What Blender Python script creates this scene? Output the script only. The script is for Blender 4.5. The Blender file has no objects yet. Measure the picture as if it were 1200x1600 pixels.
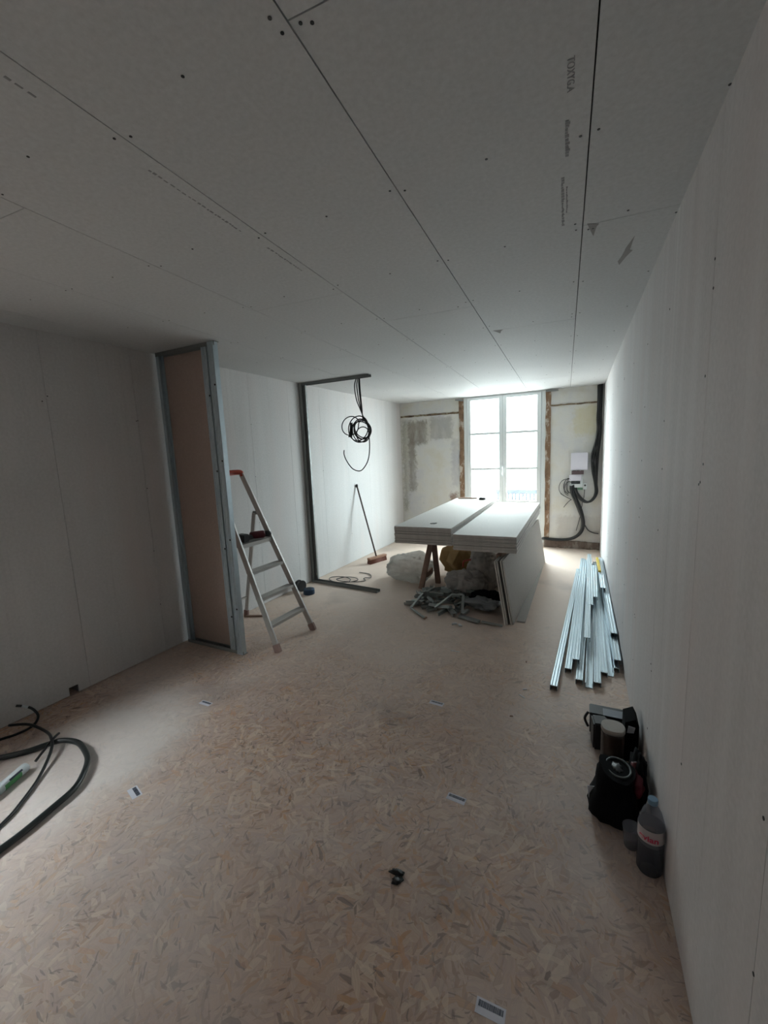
import bpy, bmesh, math, random
from mathutils import Vector, Matrix, Euler, noise as nzz
random.seed(7)
S = bpy.context.scene
COL = S.collection
PI = math.pi

# ------------------------------------------------------------------ camera
cd = bpy.data.cameras.new('camera'); cam = bpy.data.objects.new('camera', cd); COL.objects.link(cam)
_r = Vector((0.92038037, 0.38873762, -0.04222602)); _u = Vector((-0.01860123, 0.15139292, 0.98829863)); _f = Vector((-0.39058157, 0.9088252, -0.14657007))
cam.matrix_world = Matrix(((_r.x, _u.x, -_f.x, 0.0), (_r.y, _u.y, -_f.y, 0.0), (_r.z, _u.z, -_f.z, 1.6181), (0, 0, 0, 1)))
cd.sensor_fit = 'VERTICAL'; cd.sensor_height = 36; cd.lens = 664.2465 / 1600 * 36
cd.clip_start = 0.02; cd.clip_end = 200
S.camera = cam

# ------------------------------------------------------------------ world, exposure
S.view_settings.view_transform = 'Standard'; S.view_settings.look = 'None'
S.view_settings.gamma = 1; S.view_settings.use_curve_mapping = False
S.view_settings.exposure = 0.0
SKY = 42.0
W = bpy.data.worlds.new('world'); S.world = W; W.use_nodes = True
wn = W.node_tree; wn.nodes.clear()
wo = wn.nodes.new('ShaderNodeOutputWorld'); bg = wn.nodes.new('ShaderNodeBackground')
tc = wn.nodes.new('ShaderNodeTexCoord'); sp = wn.nodes.new('ShaderNodeSeparateXYZ'); rp = wn.nodes.new('ShaderNodeValToRGB')
mr = wn.nodes.new('ShaderNodeMapRange'); mr.inputs[1].default_value = -1; mr.inputs[2].default_value = 1
wn.links.new(tc.outputs['Generated'], sp.inputs[0]); wn.links.new(sp.outputs[2], mr.inputs[0]); wn.links.new(mr.outputs[0], rp.inputs[0])
# street below, pale house fronts across it at eye level, overcast sky above
for e_, (p_, c_) in zip([rp.color_ramp.elements[0], rp.color_ramp.elements[1], rp.color_ramp.elements.new(0.5), rp.color_ramp.elements.new(0.6)],
                        ((0.36, (0.22, 0.24, 0.242)), (0.455, (0.095, 0.108, 0.112)), (0.55, (0.11, 0.126, 0.130)), (0.68, (0.92, 1.03, 1.06)))):
    e_.position = p_; e_.color = (*c_, 1)
# along the street (to either side) the view is open sky down to the horizon
r2 = wn.nodes.new('ShaderNodeValToRGB'); wn.links.new(mr.outputs[0], r2.inputs[0])
r2.color_ramp.elements[0].position = 0.42; r2.color_ramp.elements[0].color = (0.45, 0.46, 0.45, 1)
r2.color_ramp.elements[1].position = 0.53; r2.color_ramp.elements[1].color = (0.86, 0.985, 1.02, 1)
ab = wn.nodes.new('ShaderNodeMath'); ab.operation = 'ABSOLUTE'; wn.links.new(sp.outputs[0], ab.inputs[0])
m2 = wn.nodes.new('ShaderNodeMapRange'); m2.inputs[1].default_value = 0.42; m2.inputs[2].default_value = 0.72; wn.links.new(ab.outputs[0], m2.inputs[0])
mxw = wn.nodes.new('ShaderNodeMix'); mxw.data_type = 'RGBA'
wn.links.new(m2.outputs[0], mxw.inputs[0]); wn.links.new(rp.outputs[0], mxw.inputs[6]); wn.links.new(r2.outputs[0], mxw.inputs[7])
wn.links.new(mxw.outputs[2], bg.inputs[0]); bg.inputs[1].default_value = SKY
wn.links.new(bg.outputs[0], wo.inputs[0])

def portal(name, loc, rot, sx, sy):
    l = bpy.data.lights.new(name, 'AREA'); l.shape = 'RECTANGLE'; l.size = sx; l.size_y = sy; l.energy = 1
    l.cycles.is_portal = True
    o = bpy.data.objects.new(name, l); COL.objects.link(o); o.location = loc; o.rotation_euler = rot
BA = math.atan(-0.0779)                       # far wall heading
portal('window_light', (-0.915 - 0.01, 7.004 + 0.11, 1.22), (PI / 2, 0, BA + PI), 1.24, 2.3)
portal('side_opening_light', (-3.42, 0.05, 1.50), (PI / 2, 0, PI / 2), 1.1, 0.84)
for o_ in bpy.data.objects:
    if o_.type == 'LIGHT' and o_.name == 'window_light': o_.rotation_euler = (-PI / 2, 0, BA)

# ------------------------------------------------------------------ material helpers
def srgb(r, g, b):
    f = lambda c: (c / 255 / 12.92) if c / 255 <= 0.04045 else ((c / 255 + 0.055) / 1.055) ** 2.4
    return (f(r), f(g), f(b), 1)
class NB:
    def __init__(s, name):
        s.m = bpy.data.materials.new(name); s.m.use_nodes = True; s.t = s.m.node_tree; s.t.nodes.clear()
        s.out = s.n('ShaderNodeOutputMaterial'); s.tc = s.n('ShaderNodeTexCoord')
    def n(s, typ, ins=None, **props):
        k = s.t.nodes.new(typ)
        for a, b in props.items(): setattr(k, a, b)
        if ins:
            for a, b in ins.items():
                if isinstance(b, bpy.types.NodeSocket): s.t.links.new(b, k.inputs[a])
                else: k.inputs[a].default_value = b
        return k
    def mapv(s, v, sc=(1, 1, 1), rot=(0, 0, 0), loc=(0, 0, 0)):
        return s.n('ShaderNodeMapping', {0: v, 'Scale': sc, 'Rotation': rot, 'Location': loc}).outputs[0]
    def noise(s, v, scale, detail=4, rough=0.5, dist=0.0):
        return s.n('ShaderNodeTexNoise', {'Vector': v, 'Scale': scale, 'Detail': detail, 'Roughness': rough, 'Distortion': dist}).outputs[0]
    def ramp(s, f, stops, mode='LINEAR'):
        k = s.n('ShaderNodeValToRGB', {0: f}); r = k.color_ramp; r.interpolation = mode
        while len(r.elements) < len(stops): r.elements.new(0.5)
        for e, (p, c) in zip(r.elements, stops):
            e.position = p; e.color = c if len(c) == 4 else (*c, 1)
        return k.outputs[0]
    def mix(s, f, a, b, mode='MIX'):
        k = s.n('ShaderNodeMix', data_type='RGBA', blend_type=mode)
        for i, v in ((0, f), (6, a), (7, b)):
            if isinstance(v, bpy.types.NodeSocket): s.t.links.new(v, k.inputs[i])
            else: k.inputs[i].default_value = v
        return k.outputs[2]
    def math(s, op, a, b=0.0, c=0.0):
        return s.n('ShaderNodeMath', {0: a, 1: b, 2: c}, operation=op).outputs[0]
    def bsdf(s, color, rough=0.6, metal=0.0, bump=None, bstr=0.2, bdist=0.002, **kw):
        b = s.n('ShaderNodeBsdfPrincipled', {'Base Color': color, 'Roughness': rough, 'Metallic': metal})
        for a, v in kw.items(): b.inputs[a.replace('_', ' ')].default_value = v
        if bump is not None:
            bm_ = s.n('ShaderNodeBump', {'Height': bump, 'Strength': bstr, 'Distance': bdist})
            s.t.links.new(bm_.outputs[0], b.inputs['Normal'])
        s.t.links.new(b.outputs[0], s.out.inputs[0]); s.b = b
        return s.m
def grey(v): return (v, v, v, 1)
def simple(name, col, rough=0.6, metal=0.0, var=0.12, scale=20, bstr=0.1, **kw):
    k = NB(name); n = k.noise(k.tc.outputs['Object'], scale, 5, 0.6)
    c = k.mix(n, tuple(min(1, x * (1 - var)) for x in col[:3]) + (1,), tuple(min(1, x * (1 + var)) for x in col[:3]) + (1,))
    return k.bsdf(c, rough, metal, bump=n, bstr=bstr, **kw)

def make_board(name, base, streak=0.0, warm=1.0):
    k = NB(name); o = k.tc.outputs['Object']
    n1 = k.noise(o, 1.3, 4, 0.6); n2 = k.noise(o, 60, 4, 0.65)
    a = tuple(x * 0.93 for x in base) + (1,); b = tuple(min(1, x * 1.05) for x in base) + (1,)
    c = k.mix(n1, a, b)
    c = k.mix(k.ramp(n2, [(0.35, grey(0.88)), (0.65, grey(1.0))]), grey(0.0), c, 'MULTIPLY') if False else c
    f = k.ramp(n2, [(0.3, grey(0.90)), (0.7, grey(1.04))])
    c = k.mix(1.0, c, f, 'MULTIPLY')
    if streak:
        s1 = k.noise(k.mapv(o, (9, 9, 0.35)), 1.0, 4, 0.6)
        c = k.mix(k.ramp(s1, [(0.45, grey(0)), (0.75, grey(streak))]), c, (0.80, 0.79, 0.79, 1))
        s2 = k.noise(k.mapv(o, (26, 26, 0.6), loc=(3, 5, 1)), 1.0, 3, 0.6)
        c = k.mix(k.ramp(s2, [(0.58, grey(0)), (0.72, grey(streak * 0.8))]), c, tuple(x * 0.6 for x in base) + (1,))
        s3 = k.noise(k.mapv(o, (3.0, 3.0, 0.5), loc=(7, 1, 1)), 1.0, 2, 0.5)
        c = k.mix(k.ramp(s3, [(0.5, grey(0)), (0.7, grey(0.5))]), c, (base[0] * 1.02, base[1] * 0.93, base[2] * 0.91, 1))
    return k.bsdf(c, 0.75, bump=n2, bstr=0.15, bdist=0.001)

M = {}
M['board'] = make_board('plasterboard_paper', (0.605, 0.615, 0.62))
M['wallboard'] = make_board('plasterboard_wall', (0.62, 0.60, 0.60), 0.30)
M['leftboard'] = make_board('plasterboard_left_wall', (0.62, 0.61, 0.605), 0.16)
M['sheet'] = make_board('plasterboard_sheet_face', (0.44, 0.42, 0.395))
M['sheetback'] = make_board('plasterboard_sheet_back', (0.36, 0.33, 0.30))
M['core'] = simple('gypsum_core', (0.60, 0.57, 0.54), 0.9, var=0.2, scale=40)
M['back_paper'] = make_board('brown_back_paper', (0.40, 0.30, 0.255))
M['gap'] = simple('dark_joint', (0.035, 0.033, 0.032), 0.9)
M['gapsoft'] = simple('soft_joint', (0.25, 0.24, 0.235), 0.9)
M['screw'] = simple('black_screw', (0.012, 0.012, 0.013), 0.5)
M['black'] = simple('black_plastic', (0.012, 0.012, 0.014), 0.45)
M['rubber'] = simple('black_cable_sheath', (0.016, 0.017, 0.018), 0.4)
M['hose'] = simple('dark_conduit', (0.018, 0.024, 0.024), 0.33)
M['dark'] = simple('dark_fabric', (0.005, 0.005, 0.006), 1.0, Specular_IOR_Level=0.15)
M['white'] = simple('white_pvc', (0.74, 0.78, 0.78), 0.35, var=0.03)
M['whitebox'] = simple('white_plastic_cover', (0.68, 0.67, 0.74), 0.45, var=0.03)
M['paper'] = simple('white_paper', (0.62, 0.63, 0.70), 0.7, var=0.04)
M['ink'] = simple('printed_ink', (0.05, 0.06, 0.09), 0.7)
M['stamp'] = simple('faint_grey_print', (0.30, 0.30, 0.31), 0.8)
M['greyink'] = simple('torn_paper_core', (0.30, 0.29, 0.28), 0.9)
M['red'] = simple('red_plastic', (0.42, 0.055, 0.03), 0.45)
M['darkred'] = simple('dark_red_plastic', (0.10, 0.010, 0.018), 0.5)
M['wood'] = simple('old_timber', (0.26, 0.165, 0.12), 0.8, var=0.3, scale=14)
M['brush'] = simple('broom_wood', (0.38, 0.22, 0.15), 0.8, var=0.3, scale=30)
M['bristle'] = simple('red_brown_bristles', (0.22, 0.10, 0.075), 0.9, var=0.3, scale=60)
M['stick'] = simple('dark_broom_stick', (0.07, 0.05, 0.042), 0.5)
M['blue'] = simple('blue_tape', (0.012, 0.04, 0.085), 0.4)
M['green'] = simple('green_print', (0.08, 0.28, 0.10), 0.5)
M['tubew'] = simple('white_cartridge', (0.62, 0.68, 0.70), 0.35, var=0.04)
M['cap'] = simple('blue_bottle_cap', (0.16, 0.28, 0.40), 0.4)
M['lid'] = simple('pale_lid', (0.33, 0.30, 0.27), 0.6)
M['jar'] = simple('brown_jar_plastic', (0.035, 0.022, 0.016), 0.22)
M['greyring'] = simple('grey_rim', (0.06, 0.075, 0.075), 0.5)
M['case'] = simple('dark_case_plastic', (0.03, 0.035, 0.04), 0.45)
M['greylabel'] = simple('grey_case_label', (0.22, 0.24, 0.28), 0.5)
M['pink'] = simple('red_lettering', (0.55, 0.04, 0.10), 0.5)
M['labelpink'] = simple('pale_label', (0.50, 0.47, 0.48), 0.5)
M['brownbag'] = simple('brown_paper_sack', (0.34, 0.21, 0.08), 0.8, var=0.35, scale=9, bstr=0.5)
M['breaker'] = simple('breaker_bodies', (0.12, 0.08, 0.09), 0.5, var=0.5, scale=60)
M['terminal'] = simple('green_terminal', (0.12, 0.26, 0.17), 0.5, var=0.3)
M['railing'] = simple('painted_railing', (0.07, 0.085, 0.11), 0.5)
M['yellow'] = simple('yellow_level', (0.55, 0.40, 0.05), 0.5)

def metal(name, col, rough):
    k = NB(name); o = k.tc.outputs['Object']; n = k.noise(o, 35, 4, 0.6)
    c = k.mix(n, tuple(x * 0.85 for x in col) + (1,), tuple(min(1, x * 1.1) for x in col) + (1,))
    r = k.ramp(n, [(0.3, grey(rough * 0.8)), (0.7, grey(rough * 1.25))])
    return k.bsdf(c, r, 0.75, bump=n, bstr=0.04)
M['galv'] = metal('galvanised_steel', (0.53, 0.62, 0.67), 0.38)
M['galvdark'] = metal('galvanised_track', (0.27, 0.28, 0.275), 0.55)
M['alu'] = metal('dusty_aluminium', (0.52, 0.50, 0.48), 0.5)
M['debris'] = metal('offcut_steel', (0.37, 0.40, 0.39), 0.5)

def plastic_film(name, col, trans=0.35, alpha=0.8):
    k = NB(name); o = k.tc.outputs['Object']; n = k.noise(o, 7, 6, 0.65, 0.6)
    c = k.mix(n, tuple(x * 0.72 for x in col) + (1,), col + (1,))
    d = k.n('ShaderNodeBsdfPrincipled', {'Base Color': c, 'Roughness': 0.35})
    bp = k.n('ShaderNodeBump', {'Height': n, 'Strength': 0.6, 'Distance': 0.02}); k.t.links.new(bp.outputs[0], d.inputs['Normal'])
    t = k.n('ShaderNodeBsdfTranslucent', {'Color': c}); tr = k.n('ShaderNodeBsdfTransparent')
    m1 = k.n('ShaderNodeMixShader', {0: trans, 1: d.outputs[0], 2: t.outputs[0]})
    m2 = k.n('ShaderNodeMixShader', {0: 1 - alpha, 1: m1.outputs[0], 2: tr.outputs[0]})
    k.t.links.new(m2.outputs[0], k.out.inputs[0]); return k.m
M['film'] = plastic_film('white_rubble_sack', (0.62, 0.58, 0.55), 0.3, 0.97)
M['filmclear'] = plastic_film('clear_plastic_sack', (0.66, 0.64, 0.60), 0.4, 0.72)
M['filmgrey'] = plastic_film('grey_plastic_film', (0.36, 0.38, 0.40), 0.2, 0.9)

def glass(name, tint=(1, 1, 1), gl=0.06, a=1.0):
    k = NB(name); tr = k.n('ShaderNodeBsdfTransparent', {'Color': tint + (1,)}); g = k.n('ShaderNodeBsdfGlossy', {'Roughness': 0.02})
    fr = k.n('ShaderNodeFresnel', {'IOR': 1.45})
    ge = k.n('ShaderNodeNewGeometry'); fc = k.math('MULTIPLY', fr.outputs[0], k.math('SUBTRACT', 1.0, ge.outputs['Backfacing']))
    m1 = k.n('ShaderNodeMixShader', {0: fc, 1: tr.outputs[0], 2: g.outputs[0]})
    k.t.links.new(m1.outputs[0], k.out.inputs[0]); return k.m
M['glass'] = glass('window_glass', (0.97, 1.0, 1.0))
k = NB('water_filled_pet'); d = k.n('ShaderNodeBsdfPrincipled', {'Base Color': (0.045, 0.05, 0.065, 1), 'Roughness': 0.1})
tr = k.n('ShaderNodeBsdfTransparent', {'Color': (0.75, 0.8, 0.9, 1)}); mx = k.n('ShaderNodeMixShader', {0: 0.3, 1: d.outputs[0], 2: tr.outputs[0]})
k.t.links.new(mx.outputs[0], k.out.inputs[0]); M['water'] = k.m
k = NB('clear_pet_plastic'); d = k.n('ShaderNodeBsdfPrincipled', {'Base Color': (0.28, 0.29, 0.33, 1), 'Roughness': 0.12})
tr = k.n('ShaderNodeBsdfTransparent', {'Color': (0.85, 0.88, 0.95, 1)}); mx = k.n('ShaderNodeMixShader', {0: 0.55, 1: d.outputs[0], 2: tr.outputs[0]})
k.t.links.new(mx.outputs[0], k.out.inputs[0]); M['pet'] = k.m

def make_osb():
    k = NB('osb_floor_boards'); o = k.tc.outputs['Object']
    def layer(seed, cell, sx, sy):
        v = k.mapv(o, (1, 1, 1), loc=(seed * 3.1, seed * 1.7, 0))
        wob = k.n('ShaderNodeTexNoise', {'Vector': v, 'Scale': 14.0, 'Detail': 2.0})
        vv = k.n('ShaderNodeVectorMath', {0: v, 1: k.n('ShaderNodeVectorMath', {0: wob.outputs[1], 'Scale': 0.03}, operation='SCALE').outputs[0]}, operation='ADD').outputs[0]
        c1 = k.n('ShaderNodeTexVoronoi', {'Vector': vv, 'Scale': cell}, voronoi_dimensions='2D')
        ang = k.math('MULTIPLY', k.n('ShaderNodeSeparateColor', {0: c1.outputs['Color']}).outputs[0], PI * 1.0)
        r = k.n('ShaderNodeVectorRotate', {'Vector': vv, 'Angle': ang}, rotation_type='Z_AXIS').outputs[0]
        c2 = k.n('ShaderNodeTexVoronoi', {'Vector': k.mapv(r, (sx, sy, 1)), 'Scale': 1.0, 'Randomness': 0.9}, voronoi_dimensions='2D')
        sc = k.n('ShaderNodeSeparateColor', {0: c2.outputs['Color']})
        gr = k.noise(k.mapv(r, (sx * 0.7, sy * 5, 1)), 1.0, 3, 0.6)
        return sc, gr, c2.outputs['Distance'], c1.outputs['Distance']
    L = [layer(1, 13, 14, 70), layer(2, 10, 11, 52), layer(3, 17, 18, 95)]
    stops = [(0.0, srgb(172, 142, 120)), (0.12, srgb(192, 164, 144)), (0.3, srgb(200, 174, 158)), (0.5, srgb(184, 158, 148)), (0.68, srgb(208, 186, 166)), (0.84, srgb(180, 156, 144)), (0.93, srgb(196, 154, 112)), (1.0, srgb(158, 130, 112))]
    cols = []
    for sc, gr, d, d1 in L:
        c = k.ramp(sc.outputs[0], stops)
        c = k.mix(1.0, c, k.ramp(gr, [(0.3, grey(0.86)), (0.7, grey(1.06))]), 'MULTIPLY')
        dk = k.math('GREATER_THAN', sc.outputs[2], 0.985)
        c = k.mix(k.math('MULTIPLY', dk, 0.65), c, srgb(72, 54, 42))
        cols.append(c)
    f1 = k.math('GREATER_THAN', L[1][0].outputs[1], 0.5); f2 = k.math('GREATER_THAN', L[2][0].outputs[1], 0.62)
    c = k.mix(f2, k.mix(f1, cols[0], cols[1]), cols[2])
    ed = k.ramp(L[1][2], [(0.55, grey(1.0)), (0.95, grey(0.74))]); c = k.mix(1.0, c, ed, 'MULTIPLY')
    # dust lying on the boards: broad pale patches and a trail where the plasterers walk
    n1 = k.noise(o, 0.8, 5, 0.6, 0.3); n2 = k.noise(o, 5, 5, 0.65)
    v4 = k.n('ShaderNodeTexNoise', {'Vector': o, 'Scale': 7.0, 'Detail': 3.0}); 
    c = k.mix(k.ramp(k.noise(k.mapv(o, loc=(2, 7, 0)), 2.6, 5, 0.6, 0.5), [(0.36, grey(0)), (0.62, grey(0.34))]), c, k.mix(1.0, c, (0.98, 0.82, 0.64, 1), 'MULTIPLY'))
    c = k.mix(k.ramp(k.noise(k.mapv(o, loc=(5, 1, 0)), 3.5, 5, 0.6, 0.5), [(0.48, grey(0)), (0.70, grey(0.55))]), c, k.mix(1.0, c, (0.66, 0.62, 0.66, 1), 'MULTIPLY'))
    for seed, sx_, sy_, th, col, am in ((4, 22, 120, 0.978, srgb(80, 60, 50), 0.6), (5, 34, 230, 0.972, srgb(60, 46, 40), 0.6), (6, 12, 58, 0.94, srgb(226, 206, 182), 0.45), (8, 8, 34, 0.97, srgb(222, 202, 180), 0.5), (7, 14, 60, 0.965, srgb(196, 140, 88), 0.55), (9, 18, 90, 0.94, srgb(140, 116, 100), 0.5)):
        sc4, g4, d4, e4 = layer(seed, 8, sx_, sy_)
        mm_ = k.math('MULTIPLY', k.math('GREATER_THAN', sc4.outputs[0], th), k.math('LESS_THAN', d4, 0.62))
        c = k.mix(k.math('MULTIPLY', mm_, am), c, col)
    dust = k.ramp(k.math('ADD', k.math('MULTIPLY', n1, 0.75), k.math('MULTIPLY', n2, 0.25)), [(0.42, grey(0.14)), (0.60, grey(0.60))])
    c = k.mix(dust, c, srgb(198, 188, 184))
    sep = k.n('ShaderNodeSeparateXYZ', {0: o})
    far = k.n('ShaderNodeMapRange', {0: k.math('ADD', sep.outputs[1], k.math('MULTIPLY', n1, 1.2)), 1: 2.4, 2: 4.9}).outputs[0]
    c = k.mix(k.math('MULTIPLY', far, 0.85), c, srgb(214, 196, 182))  # far floor paler: dust, plus window-end brightness painted into the colour
    # pale patch by the conduit: plaster dust mixed with painted floor light
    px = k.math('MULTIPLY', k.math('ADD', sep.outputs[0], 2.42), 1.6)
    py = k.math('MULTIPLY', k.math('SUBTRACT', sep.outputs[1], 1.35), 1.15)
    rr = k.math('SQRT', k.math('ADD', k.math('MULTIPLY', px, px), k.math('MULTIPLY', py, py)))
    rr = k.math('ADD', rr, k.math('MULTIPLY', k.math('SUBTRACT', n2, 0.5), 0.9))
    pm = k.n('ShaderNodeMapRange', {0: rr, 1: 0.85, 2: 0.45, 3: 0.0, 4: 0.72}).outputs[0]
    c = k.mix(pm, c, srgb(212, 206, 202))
    st = k.noise(k.mapv(o, loc=(9, 4, 0)), 1.7, 3, 0.5)
    c = k.mix(k.ramp(st, [(0.58, grey(0)), (0.72, grey(0.30))]), c, srgb(120, 112, 110))
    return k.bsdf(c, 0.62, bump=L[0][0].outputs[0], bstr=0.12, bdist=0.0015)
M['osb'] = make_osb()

def make_plaster():
    k = NB('old_wall_plaster'); o = k.tc.outputs['Object']; sep = k.n('ShaderNodeSeparateXYZ', {0: o})
    X, Z = sep.outputs[0], sep.outputs[2]
    n1 = k.noise(o, 2.2, 6, 0.65); n2 = k.noise(o, 16, 6, 0.7); n3 = k.noise(k.mapv(o, (7, 7, 2.2)), 1, 5, 0.7)
    c = k.ramp(n1, [(0.3, srgb(202, 197, 182)), (0.5, srgb(208, 207, 202)), (0.7, srgb(196, 197, 200))])
    wob = k.math('MULTIPLY', k.math('SUBTRACT', n2, 0.5), 0.25)
    def box(x0, x1, z0, z1, soft=0.03):
        xx = k.math('ADD', X, wob); zz = k.math('ADD', Z, wob)
        a = k.n('ShaderNodeMapRange', {0: xx, 1: x0 - soft, 2: x0 + soft}).outputs[0]; b = k.n('ShaderNodeMapRange', {0: xx, 1: x1 + soft, 2: x1 - soft}).outputs[0]
        d = k.n('ShaderNodeMapRange', {0: zz, 1: z0 - soft, 2: z0 + soft}).outputs[0]; e = k.n('ShaderNodeMapRange', {0: zz, 1: z1 + soft, 2: z1 - soft}).outputs[0]
        return k.math('MULTIPLY', k.math('MULTIPLY', a, b), k.math('MULTIPLY', d, e))
    g = srgb(118, 108, 96)
    for bx, col, s in (((-2.56, -2.19, 1.67, 2.07), g, 0.85), ((-2.56, -2.42, 0.86, 1.7), g, 0.75), ((-2.15, -1.74, 1.74, 2.11), srgb(150, 146, 140), 0.7),
                       ((-1.76, -1.64, 0.95, 1.72), srgb(166, 164, 168), 0.6), ((-2.66, -2.58, 0.5, 2.1), srgb(120, 118, 100), 0.55),
                       ((-1.80, -1.66, 0.62, 0.83), srgb(120, 88, 72), 0.8), ((0.1, 0.42, 1.7, 2.1), srgb(196, 186, 140), 0.55), ((-0.1, 0.5, 0.1, 0.5), srgb(170, 164, 158), 0.5)):
        m = k.math('MULTIPLY', box(*bx), k.math('MULTIPLY', k.ramp(n3, [(0.3, grey(0.5)), (0.6, grey(1.0))]), s))
        c = k.mix(m, c, col)
    c = k.mix(k.ramp(n2, [(0.62, grey(0)), (0.75, grey(0.45))]), c, srgb(140, 134, 122))
    return k.bsdf(c, 0.85, bump=n2, bstr=0.5, bdist=0.006)
M['plaster'] = make_plaster()
def make_rough(name, a, b, c3):
    k = NB(name); o = k.tc.outputs['Object']; n = k.noise(k.mapv(o, (9, 9, 5)), 1.0, 6, 0.7); n2 = k.noise(o, 30, 5, 0.7)
    c = k.ramp(n, [(0.36, a), (0.46, b), (0.53, b), (0.60, c3)]); c = k.mix(k.math('MULTIPLY', n2, 0.4), c, a)
    return k.bsdf(c, 0.9, bump=n2, bstr=0.8, bdist=0.01)
M['rawjamb'] = make_rough('raw_timber_and_plaster', srgb(92, 72, 58), srgb(136, 108, 84), srgb(206, 196, 184))
M['rawbase'] = make_rough('bare_masonry_base', srgb(78, 68, 60), srgb(118, 102, 92), srgb(150, 142, 134))
M['rawrail'] = make_rough('scraped_rail_line', srgb(84, 70, 56), srgb(120, 104, 84), srgb(168, 160, 136))

# ------------------------------------------------------------------ mesh helpers
class MB:
    def __init__(s): s.b = bmesh.new()
    def box(s, c, size, rot=None, mi=0):
        m = Matrix.Translation(Vector(c)) @ ((rot.to_4x4() if isinstance(rot, Matrix) else Euler(rot).to_matrix().to_4x4()) if rot is not None else Matrix()) @ Matrix.Diagonal((*size, 1))
        r = bmesh.ops.create_cube(s.b, size=1, matrix=m)
        for f in {f for v in r['verts'] for f in v.link_faces}: f.material_index = mi
        return s
    def mm(s, lo, hi, mi=0):
        return s.box([(a + b) / 2 for a, b in zip(lo, hi)], [abs(b - a) for a, b in zip(lo, hi)], mi=mi)
    def beam(s, p, q, w, h, up=(0, 0, 1), mi=0):
        p, q = Vector(p), Vector(q); z = (q - p).normalized(); x = Vector(up).cross(z)
        if x.length < 1e-4: x = Vector((1, 0, 0))
        x.normalize(); y = z.cross(x)
        R = Matrix((x, y, z)).transposed()
        return s.box((p + q) / 2, (w, h, (q - p).length), R, mi)
    def tube(s, pts, r, seg=8, mi=0, closed=False):
        pts = [Vector(p) for p in pts]; n = len(pts); rings = []
        T = []
        for i in range(n):
            a = pts[(i - 1) % n] if (closed or i) else pts[0]; b = pts[(i + 1) % n] if (closed or i < n - 1) else pts[-1]
            T.append((b - a).normalized())
        nr = T[0].orthogonal().normalized()
        for i in range(n):
            nr = (nr - T[i] * nr.dot(T[i])); nr.normalize(); bn = T[i].cross(nr)
            rr = r[i] if isinstance(r, (list, tuple)) else r
            rings.append([s.b.verts.new(pts[i] + (nr * math.cos(2 * PI * j / seg) + bn * math.sin(2 * PI * j / seg)) * rr) for j in range(seg)])
        rng = range(n if closed else n - 1)
        for i in rng:
            A, B = rings[i], rings[(i + 1) % n]
            for j in range(seg):
                f = s.b.faces.new((A[j], A[(j + 1) % seg], B[(j + 1) % seg], B[j])); f.smooth = True; f.material_index = mi
        if not closed:
            for R_ in (rings[0][::-1], rings[-1]):
                f = s.b.faces.new(R_); f.material_index = mi
        return s
    def lathe(s, prof, c=(0, 0, 0), seg=24, mi=0, sq=0.0, mat=None):
        rings = []
        for r, z in prof:
            ring = []
            for j in range(seg):
                a = 2 * PI * j / seg; k_ = 1.0
                if sq: k_ = 1 / max(abs(math.cos(a)), abs(math.sin(a))); k_ = 1 + (k_ - 1) * sq
                p = Vector((r * k_ * math.cos(a), r * k_ * math.sin(a), z))
                if mat: p = mat @ p
                ring.append(s.b.verts.new(p + Vector(c)))
            rings.append(ring)
        for A, B in zip(rings, rings[1:]):
            for j in range(seg):
                f = s.b.faces.new((A[j], A[(j + 1) % seg], B[(j + 1) % seg], B[j])); f.smooth = True; f.material_index = mi
        for R_, rv in ((rings[0], True), (rings[-1], False)):
            f = s.b.faces.new(R_[::-1] if rv else R_); f.material_index = mi
        return s
    def prism(s, pts, vec, mi=0):
        A = [s.b.verts.new(Vector(p)) for p in pts]; B = [s.b.verts.new(Vector(p) + Vector(vec)) for p in pts]
        n = len(A)
        for i in range(n):
            s.b.faces.new((A[i], A[(i + 1) % n], B[(i + 1) % n], B[i])).material_index = mi
        s.b.faces.new(A[::-1]).material_index = mi; s.b.faces.new(B).material_index = mi
        return s
    def blob(s, c, r, sub=4, amp=0.15, fr=3.0, seed=0, flat=None, mi=0, sag=0.0):
        from mathutils import noise as nz
        q = bmesh.ops.create_icosphere(s.b, subdivisions=sub, radius=1)
        for v in q['verts']:
            d = v.co.copy(); p = d * fr + Vector((seed * 7.3, seed * 2.1, seed))
            k_ = 1 + amp * nz.noise(p) + amp * 0.5 * abs(nz.noise(p * 2.7)) + amp * 0.28 * nz.noise(p * 6)
            w = 1 - sag * max(0, d.z)
            v.co = Vector((d.x * r[0] * k_ * w, d.y * r[1] * k_ * w, d.z * r[2] * k_)) + Vector(c)
            if flat is not None and v.co.z < flat: v.co.z = flat
        for f in {f for v in q['verts'] for f in v.link_faces}: f.smooth = True; f.material_index = mi
        return s
    def build(s, name, mats, parent=None, loc=None, rot=None, bevel=0.0):
        if bevel:
            es = [e for e in s.b.edges if len(e.link_faces) == 2 and e.calc_face_angle(0) > 0.6]
            bmesh.ops.bevel(s.b, geom=es, offset=bevel, segments=2, affect='EDGES', clamp_overlap=True)
        bmesh.ops.recalc_face_normals(s.b, faces=s.b.faces)
        me = bpy.data.meshes.new(name); s.b.to_mesh(me); s.b.free()
        for m in (mats if isinstance(mats, (list, tuple)) else [mats]): me.materials.append(m)
        o = bpy.data.objects.new(name, me); COL.objects.link(o)
        if parent is not None: o.parent = parent
        if loc is not None: o.location = loc
        if rot is not None: o.rotation_euler = rot
        return o
def tag(o, label, cat, group=None, kind=None):
    o['label'] = label; o['category'] = cat
    if group: o['group'] = group
    if kind: o['kind'] = kind
    return o
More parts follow.
